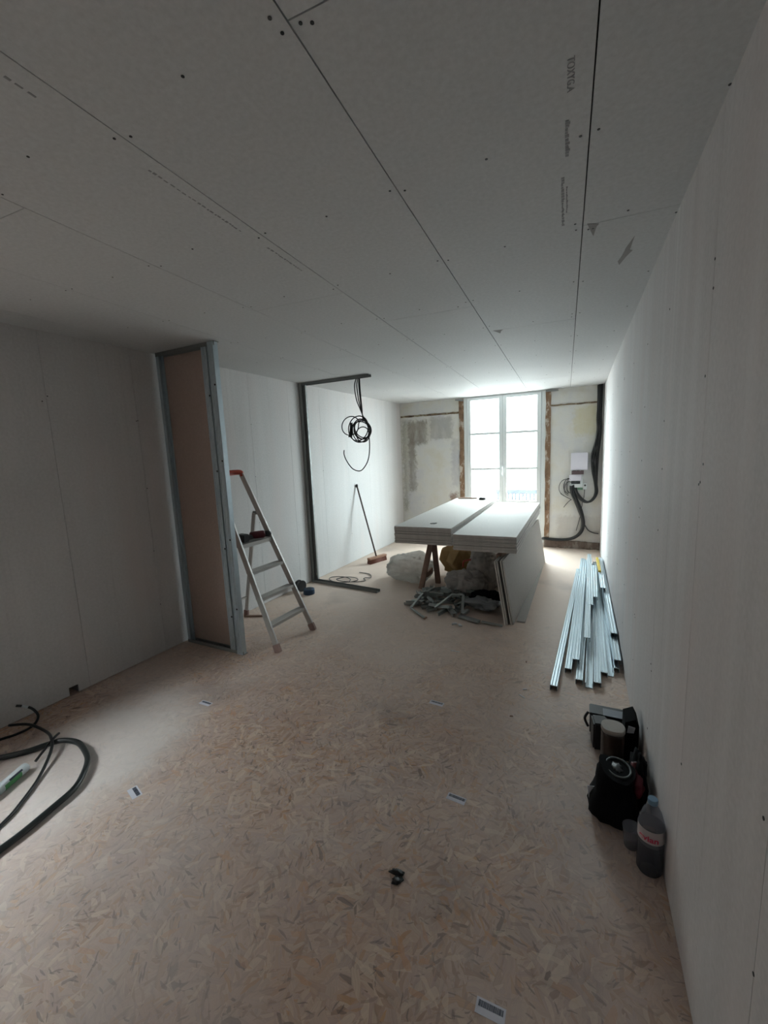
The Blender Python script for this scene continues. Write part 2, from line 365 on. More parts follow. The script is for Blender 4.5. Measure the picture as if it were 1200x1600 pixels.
def struct(o, label=None):
    o['kind'] = 'structure'
    if label: o['label'] = label
    return o
def thing(name, label, cat, loc=(0, 0, 0), rz=0.0, group=None):
    o = bpy.data.objects.new(name, None); COL.objects.link(o); o.empty_display_size = 0.05
    o.location = loc; o.rotation_euler = (0, 0, rz); return tag(o, label, cat, group)
def smooth(pts, k=6, closed=False):
    P = [Vector(p) for p in pts]; out = []; n = len(P)
    for i in range(n if closed else n - 1):
        a = P[(i - 1) % n] if (closed or i) else P[0]; b = P[i]; c = P[(i + 1) % n]
        d = P[(i + 2) % n] if (closed or i + 2 < n) else P[-1]
        for j in range(k):
            t = j / k
            out.append(0.5 * ((2 * b) + (c - a) * t + (2 * a - 5 * b + 4 * c - d) * t * t + (3 * b - a - 3 * c + d) * t ** 3))
    if not closed: out.append(P[-1])
    return out

# ------------------------------------------------------------------ room shell
XL = lambda y: -3.3038 + 0.0866 * y
XR = lambda y: 0.3271 + 0.0235 * y
YB = lambda x: 6.9326 - 0.0779 * x
CZ = lambda y: 2.5 - 0.0163 * y
YR = -1.7                                      # wall behind the photographer
# floor
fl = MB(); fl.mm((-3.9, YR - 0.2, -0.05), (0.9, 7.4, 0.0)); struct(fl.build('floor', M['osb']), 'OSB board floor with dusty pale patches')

# ceiling: 0.6 m plasterboards screwed up, open joints between them
cb = MB(); cl_rot = (math.atan(-0.0163), 0, 0)
joints = [0.65, 0.0463, -0.5369, -1.1235, -1.7158, -2.31, -2.90, -3.50]
butts = [(-0.47, 2.03, 4.53, 6.95), (0.86, 3.36, 5.86), (0.26, 2.76, 5.4), (-0.31, 2.19, 4.69), (1.0, 3.5, 6.0), (0.2, 2.9, 5.4), (1.2, 3.7, 6.2)]
gw = [0.0038, 0.0040, 0.0034, 0.0028, 0.0020, 0.0012, 0.0012]
for i in range(len(joints) - 1):
    x1 = joints[i] - (gw[i - 1] / 2 if i else 0); x0 = joints[i + 1] + gw[i] / 2
    ys = [YR - 0.1] + [b for b in butts[i]] + [7.35]
    for a, b in zip(ys, ys[1:]):
        gg = 0.0012 if i != 1 else 0.0018
        if b - a > 0.05: cb.mm((x0, a + gg, 0), (x1, b - gg, 0.0125), mi=0)
cb.mm((-3.8, YR - 0.2, 0.0125), (0.8, 7.4, 0.12), mi=1)
def dot(b, x, y, z=0.0, r=0.006, mi=2, axis='z'):
    n = 8
    if axis == 'z': pts = [(x + r * math.cos(2 * PI * j / n), y + r * math.sin(2 * PI * j / n), z - 0.0012) for j in range(n)]; b.prism(pts, (0, 0, 0.0016), mi)
    else: pts = [(x + r * math.cos(2 * PI * j / n), z - 0.0012, y + r * math.sin(2 * PI * j / n)) for j in range(n)]; b.prism(pts, (0, 0.0016, 0), mi)
for i, jx in enumerate(joints[1:6]):
    for q in range(11):
        y = 0.30 + 0.59 * q + (0.03 if i in (2, 3) else 0)
        r = 0.0042 if i < 3 else 0.0034
        dot(cb, jx - 0.024, y + random.uniform(-0.02, 0.02), r=r); dot(cb, jx + 0.022, y + random.uniform(-0.02, 0.02), r=r)
for i in range(6):
    xm = (joints[i] + joints[i + 1]) / 2
    for q in range(11):
        y = 0.30 + 0.59 * q
        dot(cb, xm + random.uniform(-0.03, 0.03), y + random.uniform(-0.03, 0.03), r=0.0042 if i < 4 else 0.003)
for x, y in ((-0.493, 0.884), (-0.565, 0.84), (0.018, 2.0), (0.085, 2.07), (0.20, 1.985), (-0.62, 2.72), (0.02, 3.3)): dot(cb, x, y, r=0.0045)
# torn paper marks and faint factory print
cb.prism([(0.062, 2.02, -0.001), (0.105, 2.04, -0.001), (0.098, 2.06, -0.001), (0.090, 2.14, -0.001)], (0, 0, 0.0014), 3)
cb.prism([(0.224, 2.52, -0.001), (0.213, 2.47, -0.001), (0.225, 2.41, -0.001), (0.231, 2.33, -0.001), (0.252, 2.22, -0.001), (0.250, 2.36, -0.001), (0.262, 2.37, -0.001), (0.243, 2.43, -0.001)], (0, 0, 0.0014), 3)
cb.prism([(-0.508, 3.36, -0.001), (-0.44, 3.37, -0.001), (-0.455, 3.40, -0.001), (-0.47, 3.46, -0.001)], (0, 0, 0.0014), 3)
ce = struct(cb.build('ceiling', [M['board'], M['gap'], M['screw'], M['greyink']], loc=(0, 0, 2.5), rot=cl_rot), 'plasterboard ceiling with open joints and dark screws')
def text_mesh(body, size, mat, name, parent=None, bold=0.0, ext=0.0003):
    c = bpy.data.curves.new(name, 'FONT'); c.body = body; c.size = size; c.extrude = ext; c.offset = bold; c.align_x = 'CENTER'; c.align_y = 'CENTER'
    t = bpy.data.objects.new(name, c); me = bpy.data.meshes.new_from_object(t); bpy.data.objects.remove(t)
    me.name = name; me.materials.clear(); me.materials.append(mat)
    o = bpy.data.objects.new(name, me); COL.objects.link(o)
    if parent: o.parent = parent
    return o
for body, size, x, y in (('TOXYG.A', 0.024, -0.006, 1.25), ('NF BA13', 0.018, -0.018, 1.50), ('250 x 60 BD', 0.018, -0.02, 1.83)):
    if body != 'TOXYG.A': continue
    t = text_mesh(body, size, M['stamp'], 'factory_print', ce); t.location = (x, y, -0.0008); t.rotation_euler = (PI, 0, PI / 2)
# smudged illegible print strips
sm = MB()
for x0, y0, y1, w in ((-0.018, 1.40, 1.55, 0.014), (-0.030, 1.66, 1.98, 0.010), (-0.015, 1.72, 1.90, 0.006)):
    y = y0
    while y < y1:
        l = random.uniform(0.006, 0.02); sm.mm((x0 + random.uniform(-.001, .001), y, -0.0008), (x0 + w * random.uniform(.5, 1), y + l * 0.7, 0.0004)); y += l
for xx, ys_ in ((-1.19, (0.35, 0.75)), (-1.18, (1.05, 1.45)), (-1.17, (1.6, 1.85))):
    y = ys_[0]
    while y < ys_[1]:
        l = random.uniform(0.01, 0.03); sm.mm((xx + random.uniform(-.002, .002), y, -0.0008), (xx + 0.008 * random.uniform(.5, 1), y + l * 0.6, 0.0004)); y += l
sm.build('print_smudge', M['stamp'], ce)

def wall(name, ang, origin, length, height, start, boards, mats, dots=(), holes=(), gap=0.0018, t=0.0125, label=None):
    """plasterboard wall: local X along the wall, Y away from the room, boards with fine open joints"""
    b = MB()
    def solid(x0, x1, z0, z1, y0, y1, mi):
        if x1 - x0 < 1e-4: return
        for hx0, hx1, hz0, hz1 in holes:
            if x0 < hx1 and x1 > hx0 and z0 < hz1 and z1 > hz0:
                if x0 < hx0: solid(x0, hx0, z0, z1, y0, y1, mi)
                if x1 > hx1: solid(hx1, x1, z0, z1, y0, y1, mi)
                a, c = max(x0, hx0), min(x1, hx1)
                if hz0 > z0: b.mm((a, y0, z0), (c, y1, hz0), mi)
                if hz1 < z1: b.mm((a, y0, hz1), (c, y1, z1), mi)
                return
        b.mm((x0, y0, z0), (x1, y1, z1), mi)
    xs = sorted(boards)
    xs = [start] + [x for x in xs if start < x < length] + [length]
    for i, (x0, x1) in enumerate(zip(xs, xs[1:])):
        z0 = 0.004
        solid(x0 + gap / 2, x1 - gap / 2, z0, height, 0, t, 0)
    solid(start, length, 0, height, t, 0.12, 1)
    for x, z in dots: dot(b, x, z, 0.0, 0.004, 2, 'y')
    o = b.build(name, mats, loc=origin, rot=(0, 0, ang)); return struct(o, label)
# right wall: local X runs along +y
ra = math.atan2(1, 0.0235); cr = math.cos(math.atan(0.0235))
jr = [0.255 + 0.62 * i for i in range(-3, 12)]
rd = [(j + d, z + random.uniform(-.03, .03)) for j in jr for d in (0.0, 0.022) for z in (0.3, 0.6, 0.9, 1.2, 1.5, 1.8, 2.1) if random.random() < 0.45]
def mirror_wall(name, pts, h, joints_y, dots_y, mats, side, holes=(), gap=0.0018, label=None):
    pass
# right wall faces -x, so its local Y must point to +x: run the local X from far to near
L0 = math.hypot(7.1 - YR, 0.0235 * (7.1 - YR))
far = (XR(7.1), 7.1, 0)
a_r = math.atan2(-1, -0.0235)
wall('wall_right', a_r, far, L0, 2.56, 0, [(7.1 - y) / cr for y in jr], [M['wallboard'], M['gapsoft'], M['screw']],
     [((7.1 - y) / cr, z) for y, z in rd] + [((7.1 - 1.492) / cr, 2.013), ((7.1 - 1.475) / cr, 1.537), ((7.1 - 1.509) / cr, 1.476), ((7.1 - 2.127) / cr, 1.684)], gap=0.0016, label='long bare plasterboard wall on the right')
# left wall faces +x: local X from near to far, local Y points to -x
cl = math.cos(math.atan(0.0866)); a_l = math.atan2(1, 0.0866)
jl = [1.79 + 0.6 * i for i in range(-6, 10)]
near = (XL(YR), YR, 0)
ld = [((y - YR) / cl, z + random.uniform(-.03, .03)) for y in jl for z in (0.4, 0.9, 1.4, 1.9) if random.random() < 0.7 and y > 1.9]
ld += [((1.798 - YR) / cl, 2.055), ((1.764 - YR) / cl, 2.02), ((2.379 - YR) / cl, 1.915), ((2.399 - YR) / cl, 1.385)]
OP0, OP1 = (-0.5 - YR) / cl, (0.6 - YR) / cl  # unseen side opening, added to light the near left floor
wall('wall_left', a_l, near, (7.35 - YR) / cl, 2.56, 0, [(y - YR) / cl for y in jl], [M['leftboard'], M['gapsoft'], M['screw']], ld,
     holes=[(OP0, OP1, 1.08, 1.92), ((1.655 - YR) / cl, (1.715 - YR) / cl, 0.0, 0.06)], gap=0.0016, label='plasterboard wall on the left')
b = MB(); b.mm((-3.60, 1.5, 0.0), (-3.27, 1.9, 0.3)); struct(b.build('trim_notch_backing', M['gap']), 'dark backing box added behind the notch in the left wall to stop light')  # dark box added behind the notch, keeps daylight from leaking in
b = MB(); b.mm((-5.6, -6.0, -0.3), (-5.4, 5.0, 3.3)); b.mm((-5.4, -6.0, -0.3), (-3.95, 5.0, -0.2)); struct(b.build('wall_light_blocker', M['rawbase']), 'unseen wall and ground added outside the side opening to cut low light')  # added out of view so only high sky reaches the side opening
# wall behind the photographer
b = MB(); b.mm((-3.9, YR - 0.12, 0), (0.8, YR, 2.56)); struct(b.build('wall_near', M['board']), 'plasterboard wall behind the viewpoint')

# far wall (old plaster) in its own frame: local x ~ world x, local y outward
FO = (0, 6.9326, 0)
WX0, WX1, WZ0, WZ1 = -1.545, -0.285, 0.06, 2.385
b = MB()
b.mm((-2.95, 0, 0), (WX0, 0.10, 2.5)); b.mm((WX1, 0, 0), (0.75, 0.10, 2.5)); b.mm((WX0, 0, 0), (WX1, 0.10, WZ0)); b.mm((WX0, 0, WZ1), (WX1, 0.10, 2.5))
wb = struct(b.build('wall_back', M['plaster'], loc=FO, rot=(0, 0, BA)), 'old patched plaster wall around the tall window')
def ragged(x0, x1, z0, z1, depth, n, amp, vertical=True):
    b = MB(); A = []; Bq = []
    for i in range(n + 1):
        t = i / n
        if vertical:
            z = z0 + (z1 - z0) * t; A.append((x0 + random.uniform(-amp, amp), -depth, z)); Bq.append((x1 + random.uniform(-amp, amp) * 0.4, -depth, z))
        else:
            x = x0 + (x1 - x0) * t; A.append((x, -depth, z0 + random.uniform(-amp, amp))); Bq.append((x, -depth, z1 + random.uniform(-amp, amp)))
    for i in range(n):
        b.prism([A[i], Bq[i], Bq[i + 1], A[i + 1]], (0, depth - 0.0005, 0))
    return b
struct(ragged(-1.622, -1.548, 0.0, 2.36, 0.014, 26, 0.007).build('trim_1', M['rawjamb'], loc=FO, rot=(0, 0, BA)), 'stripped brown timber strip left of the window')
struct(ragged(-0.283, -0.212, 0.0, 2.36, 0.014, 26, 0.007).build('trim_2', M['rawjamb'], loc=FO, rot=(0, 0, BA)), 'stripped brown timber strip right of the window')
struct(ragged(-2.68, -1.622, 2.14, 2.172, 0.010, 20, 0.004, False).build('trim_3', M['rawrail'], loc=FO, rot=(0, 0, BA)), 'scraped horizontal line left of the window')
struct(ragged(-0.212, 0.42, 2.138, 2.160, 0.010, 14, 0.004, False).build('trim_4', M['rawrail'], loc=FO, rot=(0, 0, BA)), 'scraped horizontal line right of the window')
struct(ragged(-0.283, 0.49, 0.0, 0.115, 0.022, 16, 0.010, False).build('baseboard_back', M['rawbase'], loc=FO, rot=(0, 0, BA)), 'bare masonry band at the foot of the far wall')

# window: PVC french window, two leaves
wroot = bpy.data.objects.new('window_1', None); COL.objects.link(wroot); wroot.location = FO; wroot.rotation_euler = (0, 0, BA); struct(wroot, 'tall white french window with six bright panes above the boards')
y0, y1 = 0.005, 0.075
b = MB()
b.mm((WX0, y0, WZ0), (WX0 + 0.055, y1, WZ1)); b.mm((WX1 - 0.062, y0, WZ0), (WX1, y1, WZ1)); b.mm((WX0 + 0.055, y0, WZ1 - 0.022), (WX1 - 0.062, y1, WZ1)); b.mm((WX0 + 0.055, y0, WZ0), (WX1 - 0.062, y1, WZ0 + 0.05))
b.build('window_frame', M['white'], wroot, bevel=0.004)
mid = -0.918
for a, c in ((WX0 + 0.057, mid - 0.002), (mid + 0.002, WX1 - 0.064)):
    lf = MB(); ya, yb_ = -0.008, 0.055
    z0, z1 = WZ0 + 0.03, WZ1 - 0.020; st = 0.057
    lf.mm((a, ya, z0), (a + st, yb_, z1)); lf.mm((c - st, ya, z0), (c, yb_, z1)); lf.mm((a + st, ya, z0), (c - st, yb_, z0 + 0.10)); lf.mm((a + st, ya, z1 - 0.052 + 0.012), (c - st, yb_, z1))
    for z in (0.70, 1.228, 1.792): lf.mm((a + st, ya + 0.006, z - 0.017), (c - st, yb_ - 0.01, z + 0.017))
    lo = lf.build('window_leaf', M['white'], wroot, bevel=0.003)
    for za, zb in ((z0 + 0.10, 0.686), (0.714, 1.214), (1.242, 1.778), (1.806, z1 - 0.04)):
        pn = MB(); pn.mm((a + st, 0.020, za), (c - st, 0.024, zb)); pn.build('pane', M['glass'], lo)
hb = MB(); hb.box((mid, -0.014, 1.22), (0.028, 0.012, 0.13)); hb.tube([(mid, -0.012, 1.25), (mid, -0.045, 1.25), (mid, -0.05, 1.235), (mid, -0.05, 1.13)], 0.009)
hb.build('window_handle', M['white'], wroot, bevel=0.002)
# guard rail outside
rb = thing('balcony_railing', 'blue-grey railing outside the low panes of the window', 'railing', (0, 7.6, 0), BA)
q = MB(); q.mm((-1.12, -0.02, 0.75), (0.3, 0.02, 0.82)); q.build('top_rail', M['railing'], rb)
q = MB(); q.mm((-1.12, -0.015, 0.06), (0.3, 0.015, 0.09)); q.build('bottom_rail', M['railing'], rb)
x = -1.10
while x < 0.3:
    q = MB(); q.mm((x, -0.01, -0.3 if x < -1.09 or x > 0.22 else 0.09), (x + 0.026, 0.01, 0.75)); q.build('baluster', M['railing'], rb); x += 0.06
b = MB(); b.mm((-1.8, 7.2, -0.42), (0.6, 8.2, -0.3)); struct(b.build('trim_5', M['rawbase']), 'stone ledge outside the window')
# metal stubs above the window corners
for nm, pp, lb in (('steel_channel_stub', (-1.60, 6.98, 2.335), 'short bent metal channel stub at the top left corner of the window'), ('steel_channel_stub', (-0.20, 6.91, 2.355), 'short metal channel stub at the top right corner of the window')):
    b = MB(); b.box((0, 0, 0), (0.17 if pp[0] > -1 else 0.12, 0.05, 0.004)); b.box((0, -0.024, 0.010), (0.17 if pp[0] > -1 else 0.12, 0.003, 0.02)); b.box((0, 0.024, 0.010), (0.17 if pp[0] > -1 else 0.12, 0.003, 0.02))
    tag(b.build(nm, M['galvdark'], loc=pp, rot=(0, 0.0 if pp[0] > -1 else 0.15, BA)), lb, 'metal channel')

# ------------------------------------------------------------------ profiles
def cstud(p, q, w=0.048, h=0.035, t=0.0028, up=(0, 0, 1), back=1, lip=0.006):
    """C profile from p to q: web on the 'up' side if back=1"""
    p, q = Vector(p), Vector(q); z = (q - p).normalized(); x = Vector(up).cross(z).normalized(); y = z.cross(x)
    g = 0.0035; q_ = w * 0.22
    pts = [(-w / 2, -0.002), (-w / 2 + 0.002, 0), (-q_ - g, 0), (-q_, -0.003), (-q_ + g, 0), (q_ - g, 0), (q_, -0.003), (q_ + g, 0), (w / 2 - 0.002, 0), (w / 2, -0.002), (w / 2, -h), (w / 2 - lip, -h), (w / 2 - lip, -h + t), (w / 2 - t, -h + t), (w / 2 - t, -t - .003), (-w / 2 + t, -t - .003), (-w / 2 + t, -h + t), (-w / 2 + lip, -h + t), (-w / 2 + lip, -h), (-w / 2, -h)]
    b = MB(); b.prism([p + x * a + y * (c * back) for a, c in pts], q - p)
    return b

# ------------------------------------------------------------------ nib partition at the left wall
pt = thing('stud_partition', 'short stud partition with brown-backed board and bright metal end studs at the left wall', 'partition', (-3.05, 2.60, 0), math.atan2(-0.045, 0.65))
# local: x out from the wall 0..0.665, y away from viewer
H1 = CZ(2.58) - 0.002
b = MB(); b.mm((0.0, 0.030, 0.004), (0.60, 0.042, H1 - 0.003)); b.build('plasterboard', M['back_paper'], pt)
cstud((0.0, 0.005, 0), (0.0, 0.005, H1), 0.048, 0.035, up=(-1, 0, 0)).build('wall_stud', M['galv'], pt)
b = MB(); b.mm((0.0, -0.020, 0.0), (0.665, 0.029, 0.002)); b.mm((0.0, -0.020, 0.002), (0.665, -0.0185, 0.028)); b.mm((0.0, 0.0275, 0.002), (0.60, 0.029, 0.028)); b.build('floor_track', M['galvdark'], pt)
b = MB(); b.mm((0.0, -0.020, H1 - 0.002), (0.665, 0.029, H1)); b.mm((0.0, -0.020, H1 - 0.03), (0.665, -0.0185, H1 - 0.002)); b.mm((0.0, 0.0275, H1 - 0.03), (0.60, 0.029, H1 - 0.002)); b.build('ceiling_track', M['galvdark'], pt)
es_a = cstud((0.552, -0.024, 0.03), (0.552, -0.024, H1 - 0.03), 0.055, 0.03, up=(0, -1, 0)).build('end_stud', M['galv'], pt)
es_b = cstud((0.628, -0.028, 0.003), (0.628, -0.028, H1 - 0.003), 0.062, 0.045, up=(0, -1, 0)).build('end_stud', M['galv'], pt)
for xs_, zs in ((0.645, (2.144, 1.579, 0.963, 0.393)), (0.575, (2.071, 1.502, 0.887, 0.319))):
    for z in zs:
        b = MB(); b.lathe([(0.0075, 0), (0.0075, 0.002), (0.004, 0.004)], seg=10, mat=Matrix.Rotation(PI / 2, 3, 'X')); b.build('screw', M['screw'], es_b if xs_ > 0.6 else es_a, loc=(xs_, -0.0285 if xs_ > 0.6 else -0.0245, z))

# ------------------------------------------------------------------ bare metal frame, second partition
fr = thing('partition_frame', 'bare metal stud frame with open floor and ceiling channels on the left wall', 'metal frame', (-2.925, 4.43, 0), 0)
H2 = CZ(4.42)
cstud((0.006, 0.0, 0), (0.006, 0.0, H2 - 0.002), 0.07, 0.04, up=(-1, 0, 0)).build('wall_stud', M['galvdark'], fr)
cstud((0.052, -0.004, 0.003), (0.052, -0.004, H2 - 0.004), 0.05, 0.03, up=(0, -1, 0)).build('inner_stud', M['galvdark'], fr)
def utrack(p, q, w, h, t, flip):
    p, q = Vector(p), Vector(q); z = (q - p).normalized(); x = Vector((0, 0, 1)).cross(z).normalized(); s_ = -1 if flip else 1
    pts = [(-w / 2, 0), (w / 2, 0), (w / 2, h), (w / 2 - t, h), (w / 2 - t, t), (-w / 2 + t, t), (-w / 2 + t, h), (-w / 2, h)]
    b = MB(); b.prism([p + x * a + Vector((0, 0, c * s_)) for a, c in pts], q - p); return b
utrack((0.02, -0.015, 0.0), (0.985, -0.175, 0.0), 0.07, 0.03, 0.002, False).build('floor_channel', M['galvdark'], fr)
utrack((0.02, 0.0, H2 - 0.001), (0.955, -0.075, H2 - 0.0005), 0.06, 0.028, 0.002, True).build('ceiling_channel', M['galvdark'], fr)

# ------------------------------------------------------------------ step ladder
ld_ = thing('step_ladder', 'dusty aluminium step ladder with red top handle by the partition', 'ladder', (-2.12, 2.9, 0))
def Lp(z, y, dx=0.0): return Vector((0.02 - 0.43 * z + dx, y - 2.9, z))
Lr = lambda z: Lp(z, 2.665 + 0.085 * z, -0.04); Rr = lambda z: Lp(z, 3.135 - 0.04 * z, 0.0)
for f_ in (Lr, Rr):
    b = MB(); p, q = f_(0.035), f_(1.45); b.beam(p, q, 0.050, 0.022, up=(0, 1, 0))
    o = b.build('rail', M['alu'], ld_, bevel=0.003)
    b = MB(); b.beam(f_(0.0) + Vector((0.0, 0, 0)), f_(0.065), 0.060, 0.034, up=(0, 1, 0)); b.build('rubber_foot', simple('ladder_foot', (0.30, 0.20, 0.18), 0.8) if 'foot' not in M else M['foot'], o, bevel=0.004)
for z in (0.215, 0.43, 0.645):
    a_, c_ = Lr(z), Rr(z); m_ = (a_ + c_) / 2; dr = (c_ - a_)
    b = MB(); ang = math.atan2(dr.y, dr.x)
    b.box((0, 0, 0), (dr.length - 0.02, 0.075, 0.004)); b.box((0, -0.036, -0.012), (dr.length - 0.02, 0.004, 0.024)); b.box((0, 0.036, -0.010), (dr.length - 0.02, 0.004, 0.020))
    for k_ in range(5): b.box((0, -0.024 + 0.012 * k_, 0.003), (dr.length - 0.03, 0.004, 0.002))
    b.build('step', M['alu'], ld_, loc=m_ + Vector((-0.01, 0, 0.0)), rot=(0, 0, ang))
pz = 0.865; a_, c_ = Lr(pz), Rr(pz); dr = c_ - a_; m_ = (a_ + c_) / 2
b = MB(); b.box((0, 0.11, 0), (dr.length - 0.02, 0.25, 0.006)); b.box((0, -0.016, -0.014), (dr.length - 0.02, 0.006, 0.034)); b.box((0, 0.236, -0.012), (dr.length - 0.02, 0.006, 0.028))
for sx_ in (-1, 1): b.box((sx_ * (dr.length / 2 - 0.014), 0.11, -0.012), (0.006, 0.25, 0.03))
pf = b.build('platform', M['alu'], ld_, loc=m_, rot=(0, 0, math.atan2(dr.y, dr.x)))
b = MB(); p, q = Lr(1.455), Rr(1.455)
b.tube(smooth([p + Vector((0.01, 0, -0.03)), p + Vector((0, 0.01, 0.012)), (p + q) / 2 + Vector((-0.02, 0, 0.016)), q + Vector((0, -0.01, 0.012)), q + Vector((0.01, 0, -0.03))], 5), 0.018, 8)
b.box((p + q) / 2 + Vector((-0.03, 0, -0.004)), (0.07, (q - p).length, 0.018)); b.build('top_handle', M['red'], ld_, bevel=0.0)
for y_top, y_bot, f_ in ((2.775, 2.74, Lr), (3.085, 3.225, Rr)):
    b = MB(); top = Vector((-2.625 + 2.12, y_top - 2.9, 1.09)); bot = Vector((-2.955 + 2.12, y_bot - 2.9, 0.03)); b.beam(bot, top, 0.036, 0.020, up=(0, 1, 0)); o = b.build('rear_leg', M['alu'], ld_, bevel=0.003)
    b = MB(); b.beam(bot + Vector((0.0, 0, -0.028)), bot + (top - bot).normalized() * 0.04, 0.046, 0.030, up=(0, 1, 0)); b.build('rubber_foot', M.setdefault('foot', simple('ladder_foot_rubber', (0.25, 0.15, 0.13), 0.8)), o, bevel=0.003)
    b = MB(); b.beam(top + Vector((-0.01, 0, 0)), f_(1.09), 0.030, 0.014, up=(0, 1, 0)); b.build('hinge_arm', M['galvdark'], ld_)
b = MB(); b.beam((-2.90 + 2.12, 2.75 - 2.9, 0.22), (-2.90 + 2.12, 3.19 - 2.9, 0.22), 0.03, 0.012); b.build('rear_crossbar', M['alu'], ld_)

# cordless drill lying on the platform
dl = thing('cordless_drill', 'black and dark red cordless drill lying on the ladder platform', 'drill', (-2.55, 2.97, 0.869), math.atan2(0.25, 0.22))
b = MB(); b.lathe([(0.012, -0.02), (0.030, -0.012), (0.034, 0.03), (0.034, 0.10), (0.028, 0.115)], seg=16, mat=Matrix.Rotation(PI / 2, 3, 'Y')); b.build('motor_body', M['darkred'], dl, loc=(-0.02, 0, 0.037))
b = MB(); b.lathe([(0.026, 0), (0.028, 0.02), (0.022, 0.045), (0.010, 0.06)], seg=14, mat=Matrix.Rotation(PI / 2, 3, 'Y')); b.build('chuck', M['black'], dl, loc=(0.095, 0, 0.037))
b = MB(); b.beam((-0.0, 0.0, 0.03), (-0.09, -0.06, 0.025), 0.034, 0.042); b.build('grip', M['black'], dl, bevel=0.006)
b = MB(); b.box((-0.105, -0.07, 0.036), (0.065, 0.10, 0.068), (0, 0, 0.55)); b.build('battery', M['black'], dl, bevel=0.006)

# ------------------------------------------------------------------ broom leaning on the wall
br = thing('broom', 'push broom with dark handle leaning on the white left wall', 'broom', (-2.49, 5.47, 0))
b = MB(); top = Vector((-2.804 + 2.49, 5.56 - 5.47, 1.10)); b.tube([(-0.005, -0.01, 0.075), top], 0.012, 10); b.build('handle', M['stick'], br)
b = MB(); b.lathe([(0.016, 0), (0.018, 0.03), (0.010, 0.045)], seg=10); b.build('handle_cap', M['black'], br, loc=top - Vector((0, 0, 0.02)))
hd = thing
b = MB(); b.box((0, 0, 0.075), (0.34, 0.065, 0.028), (0, 0, 1.18)); bh = b.build('head', M['brush'], br, bevel=0.005)
b = MB()
for i in range(15):
    for j in range(4):
        x_ = -0.155 + i * 0.022; y_ = -0.024 + j * 0.016; cA, sA = math.cos(1.18), math.sin(1.18)
        b.beam((x_ * cA - y_ * sA, x_ * sA + y_ * cA, 0.062), (x_ * cA * 1.03 - y_ * 1.25 * sA, x_ * sA * 1.03 + y_ * 1.25 * cA, 0.001), 0.018, 0.013)
b.build('bristles', M['bristle'], bh)

# ------------------------------------------------------------------ hanging cable coil
hc = thing('hanging_cable_coil', 'black cable looped into a coil and hanging from the ceiling channel', 'cable', (-2.14, 4.41, 2.40))
O = Vector((2.14, -4.41, -2.40))
def V3(x, z, dy=0): return Vector((x, 4.41 + dy, z)) + O
Rc = 0.0062
b = MB()
for i, xo in enumerate((-0.028, -0.006, 0.012, 0.02)):
    b.tube(smooth([V3(-2.14 + xo * 0.5, 2.425, i * 0.006), V3(-2.155 + xo * 1.2, 2.33, i * 0.006), V3(-2.145 + xo * 1.0, 2.18, i * 0.006), V3(-2.12 + xo * 0.3, 2.06, i * 0.004), V3(-2.108, 2.0, i * 0.003), V3(-2.08 + xo, 1.93, 0)], 6), Rc, 7)
b.build('strand', M['rubber'], hc)
def loop(cx, cz, rx, rz, n=30, tilt=0.0, dy=0.02, turns=1.0, ph=0.0):
    P = []
    for i in range(int(n * turns)):
        a = 2 * PI * i / n + ph
        P.append(V3(cx + rx * math.cos(a) * math.cos(tilt) - rz * math.sin(a) * math.sin(tilt), cz + rx * math.cos(a) * math.sin(tilt) + rz * math.sin(a) * math.cos(tilt), dy * math.sin(a * 0.5 + tilt * 3)))
    return P
for (cx, cz, rx, rz, t_, dy) in ((-2.13, 1.845, 0.105, 0.105, 0, .02), (-2.12, 1.85, 0.095, 0.115, .4, -.015), (-2.145, 1.835, 0.11, 0.13, .2, .03), (-2.15, 1.82, 0.12, 0.115, -.5, -.03), (-2.27, 1.895, 0.115, 0.105, .3, .02), (-2.165, 1.86, 0.14, 0.12, 1.2, .01), (-2.11, 1.85, 0.09, 0.11, .9, .0), (-2.12, 1.79, 0.085, 0.085, .0, .02)):
    b = MB(); b.tube(loop(cx, cz, rx, rz, 32, t_, dy), Rc, 7, closed=True); b.build('coil_turn', M['rubber'], hc)
b = MB(); b.tube(smooth([V3(-2.10, 1.96), V3(-2.055, 1.895), V3(-2.04, 1.80), V3(-2.038, 1.636), V3(-2.065, 1.50), V3(-2.13, 1.405), V3(-2.19, 1.379), V3(-2.27, 1.41), V3(-2.34, 1.501), V3(-2.368, 1.575), V3(-2.364, 1.625)], 7), Rc, 7); b.build('loose_end', M['rubber'], hc)
b = MB()
for k_ in range(4): b.tube(smooth([V3(-2.26, 1.93, .01 * k_), V3(-2.275 + .01 * k_, 1.83, 0), V3(-2.30 + .012 * k_, 1.77, 0.01)], 4), 0.007, 6)
b.build('wire_ends', M['rubber'], hc)
# coil of thin wire on the floor behind the channel
b = MB()
P = []
for i in range(46):
    a = i * 0.30; P.append((-2.62 + 0.17 * math.cos(a) + 0.0045 * i, 4.52 + 0.10 * math.sin(a) + 0.001 * i, 0.008 + 0.012 * abs(math.sin(a * 0.7))))
P += [(-2.30, 4.66, 0.02), (-2.25, 4.72, 0.01), (-2.33, 4.86, 0.008), (-2.50, 4.90, 0.008)]
b.tube(smooth(P, 3), 0.005, 6); tag(b.build('wire_coil', M['rubber']), 'loose coil of thin dark wire on the floor behind the metal floor channel', 'wire')

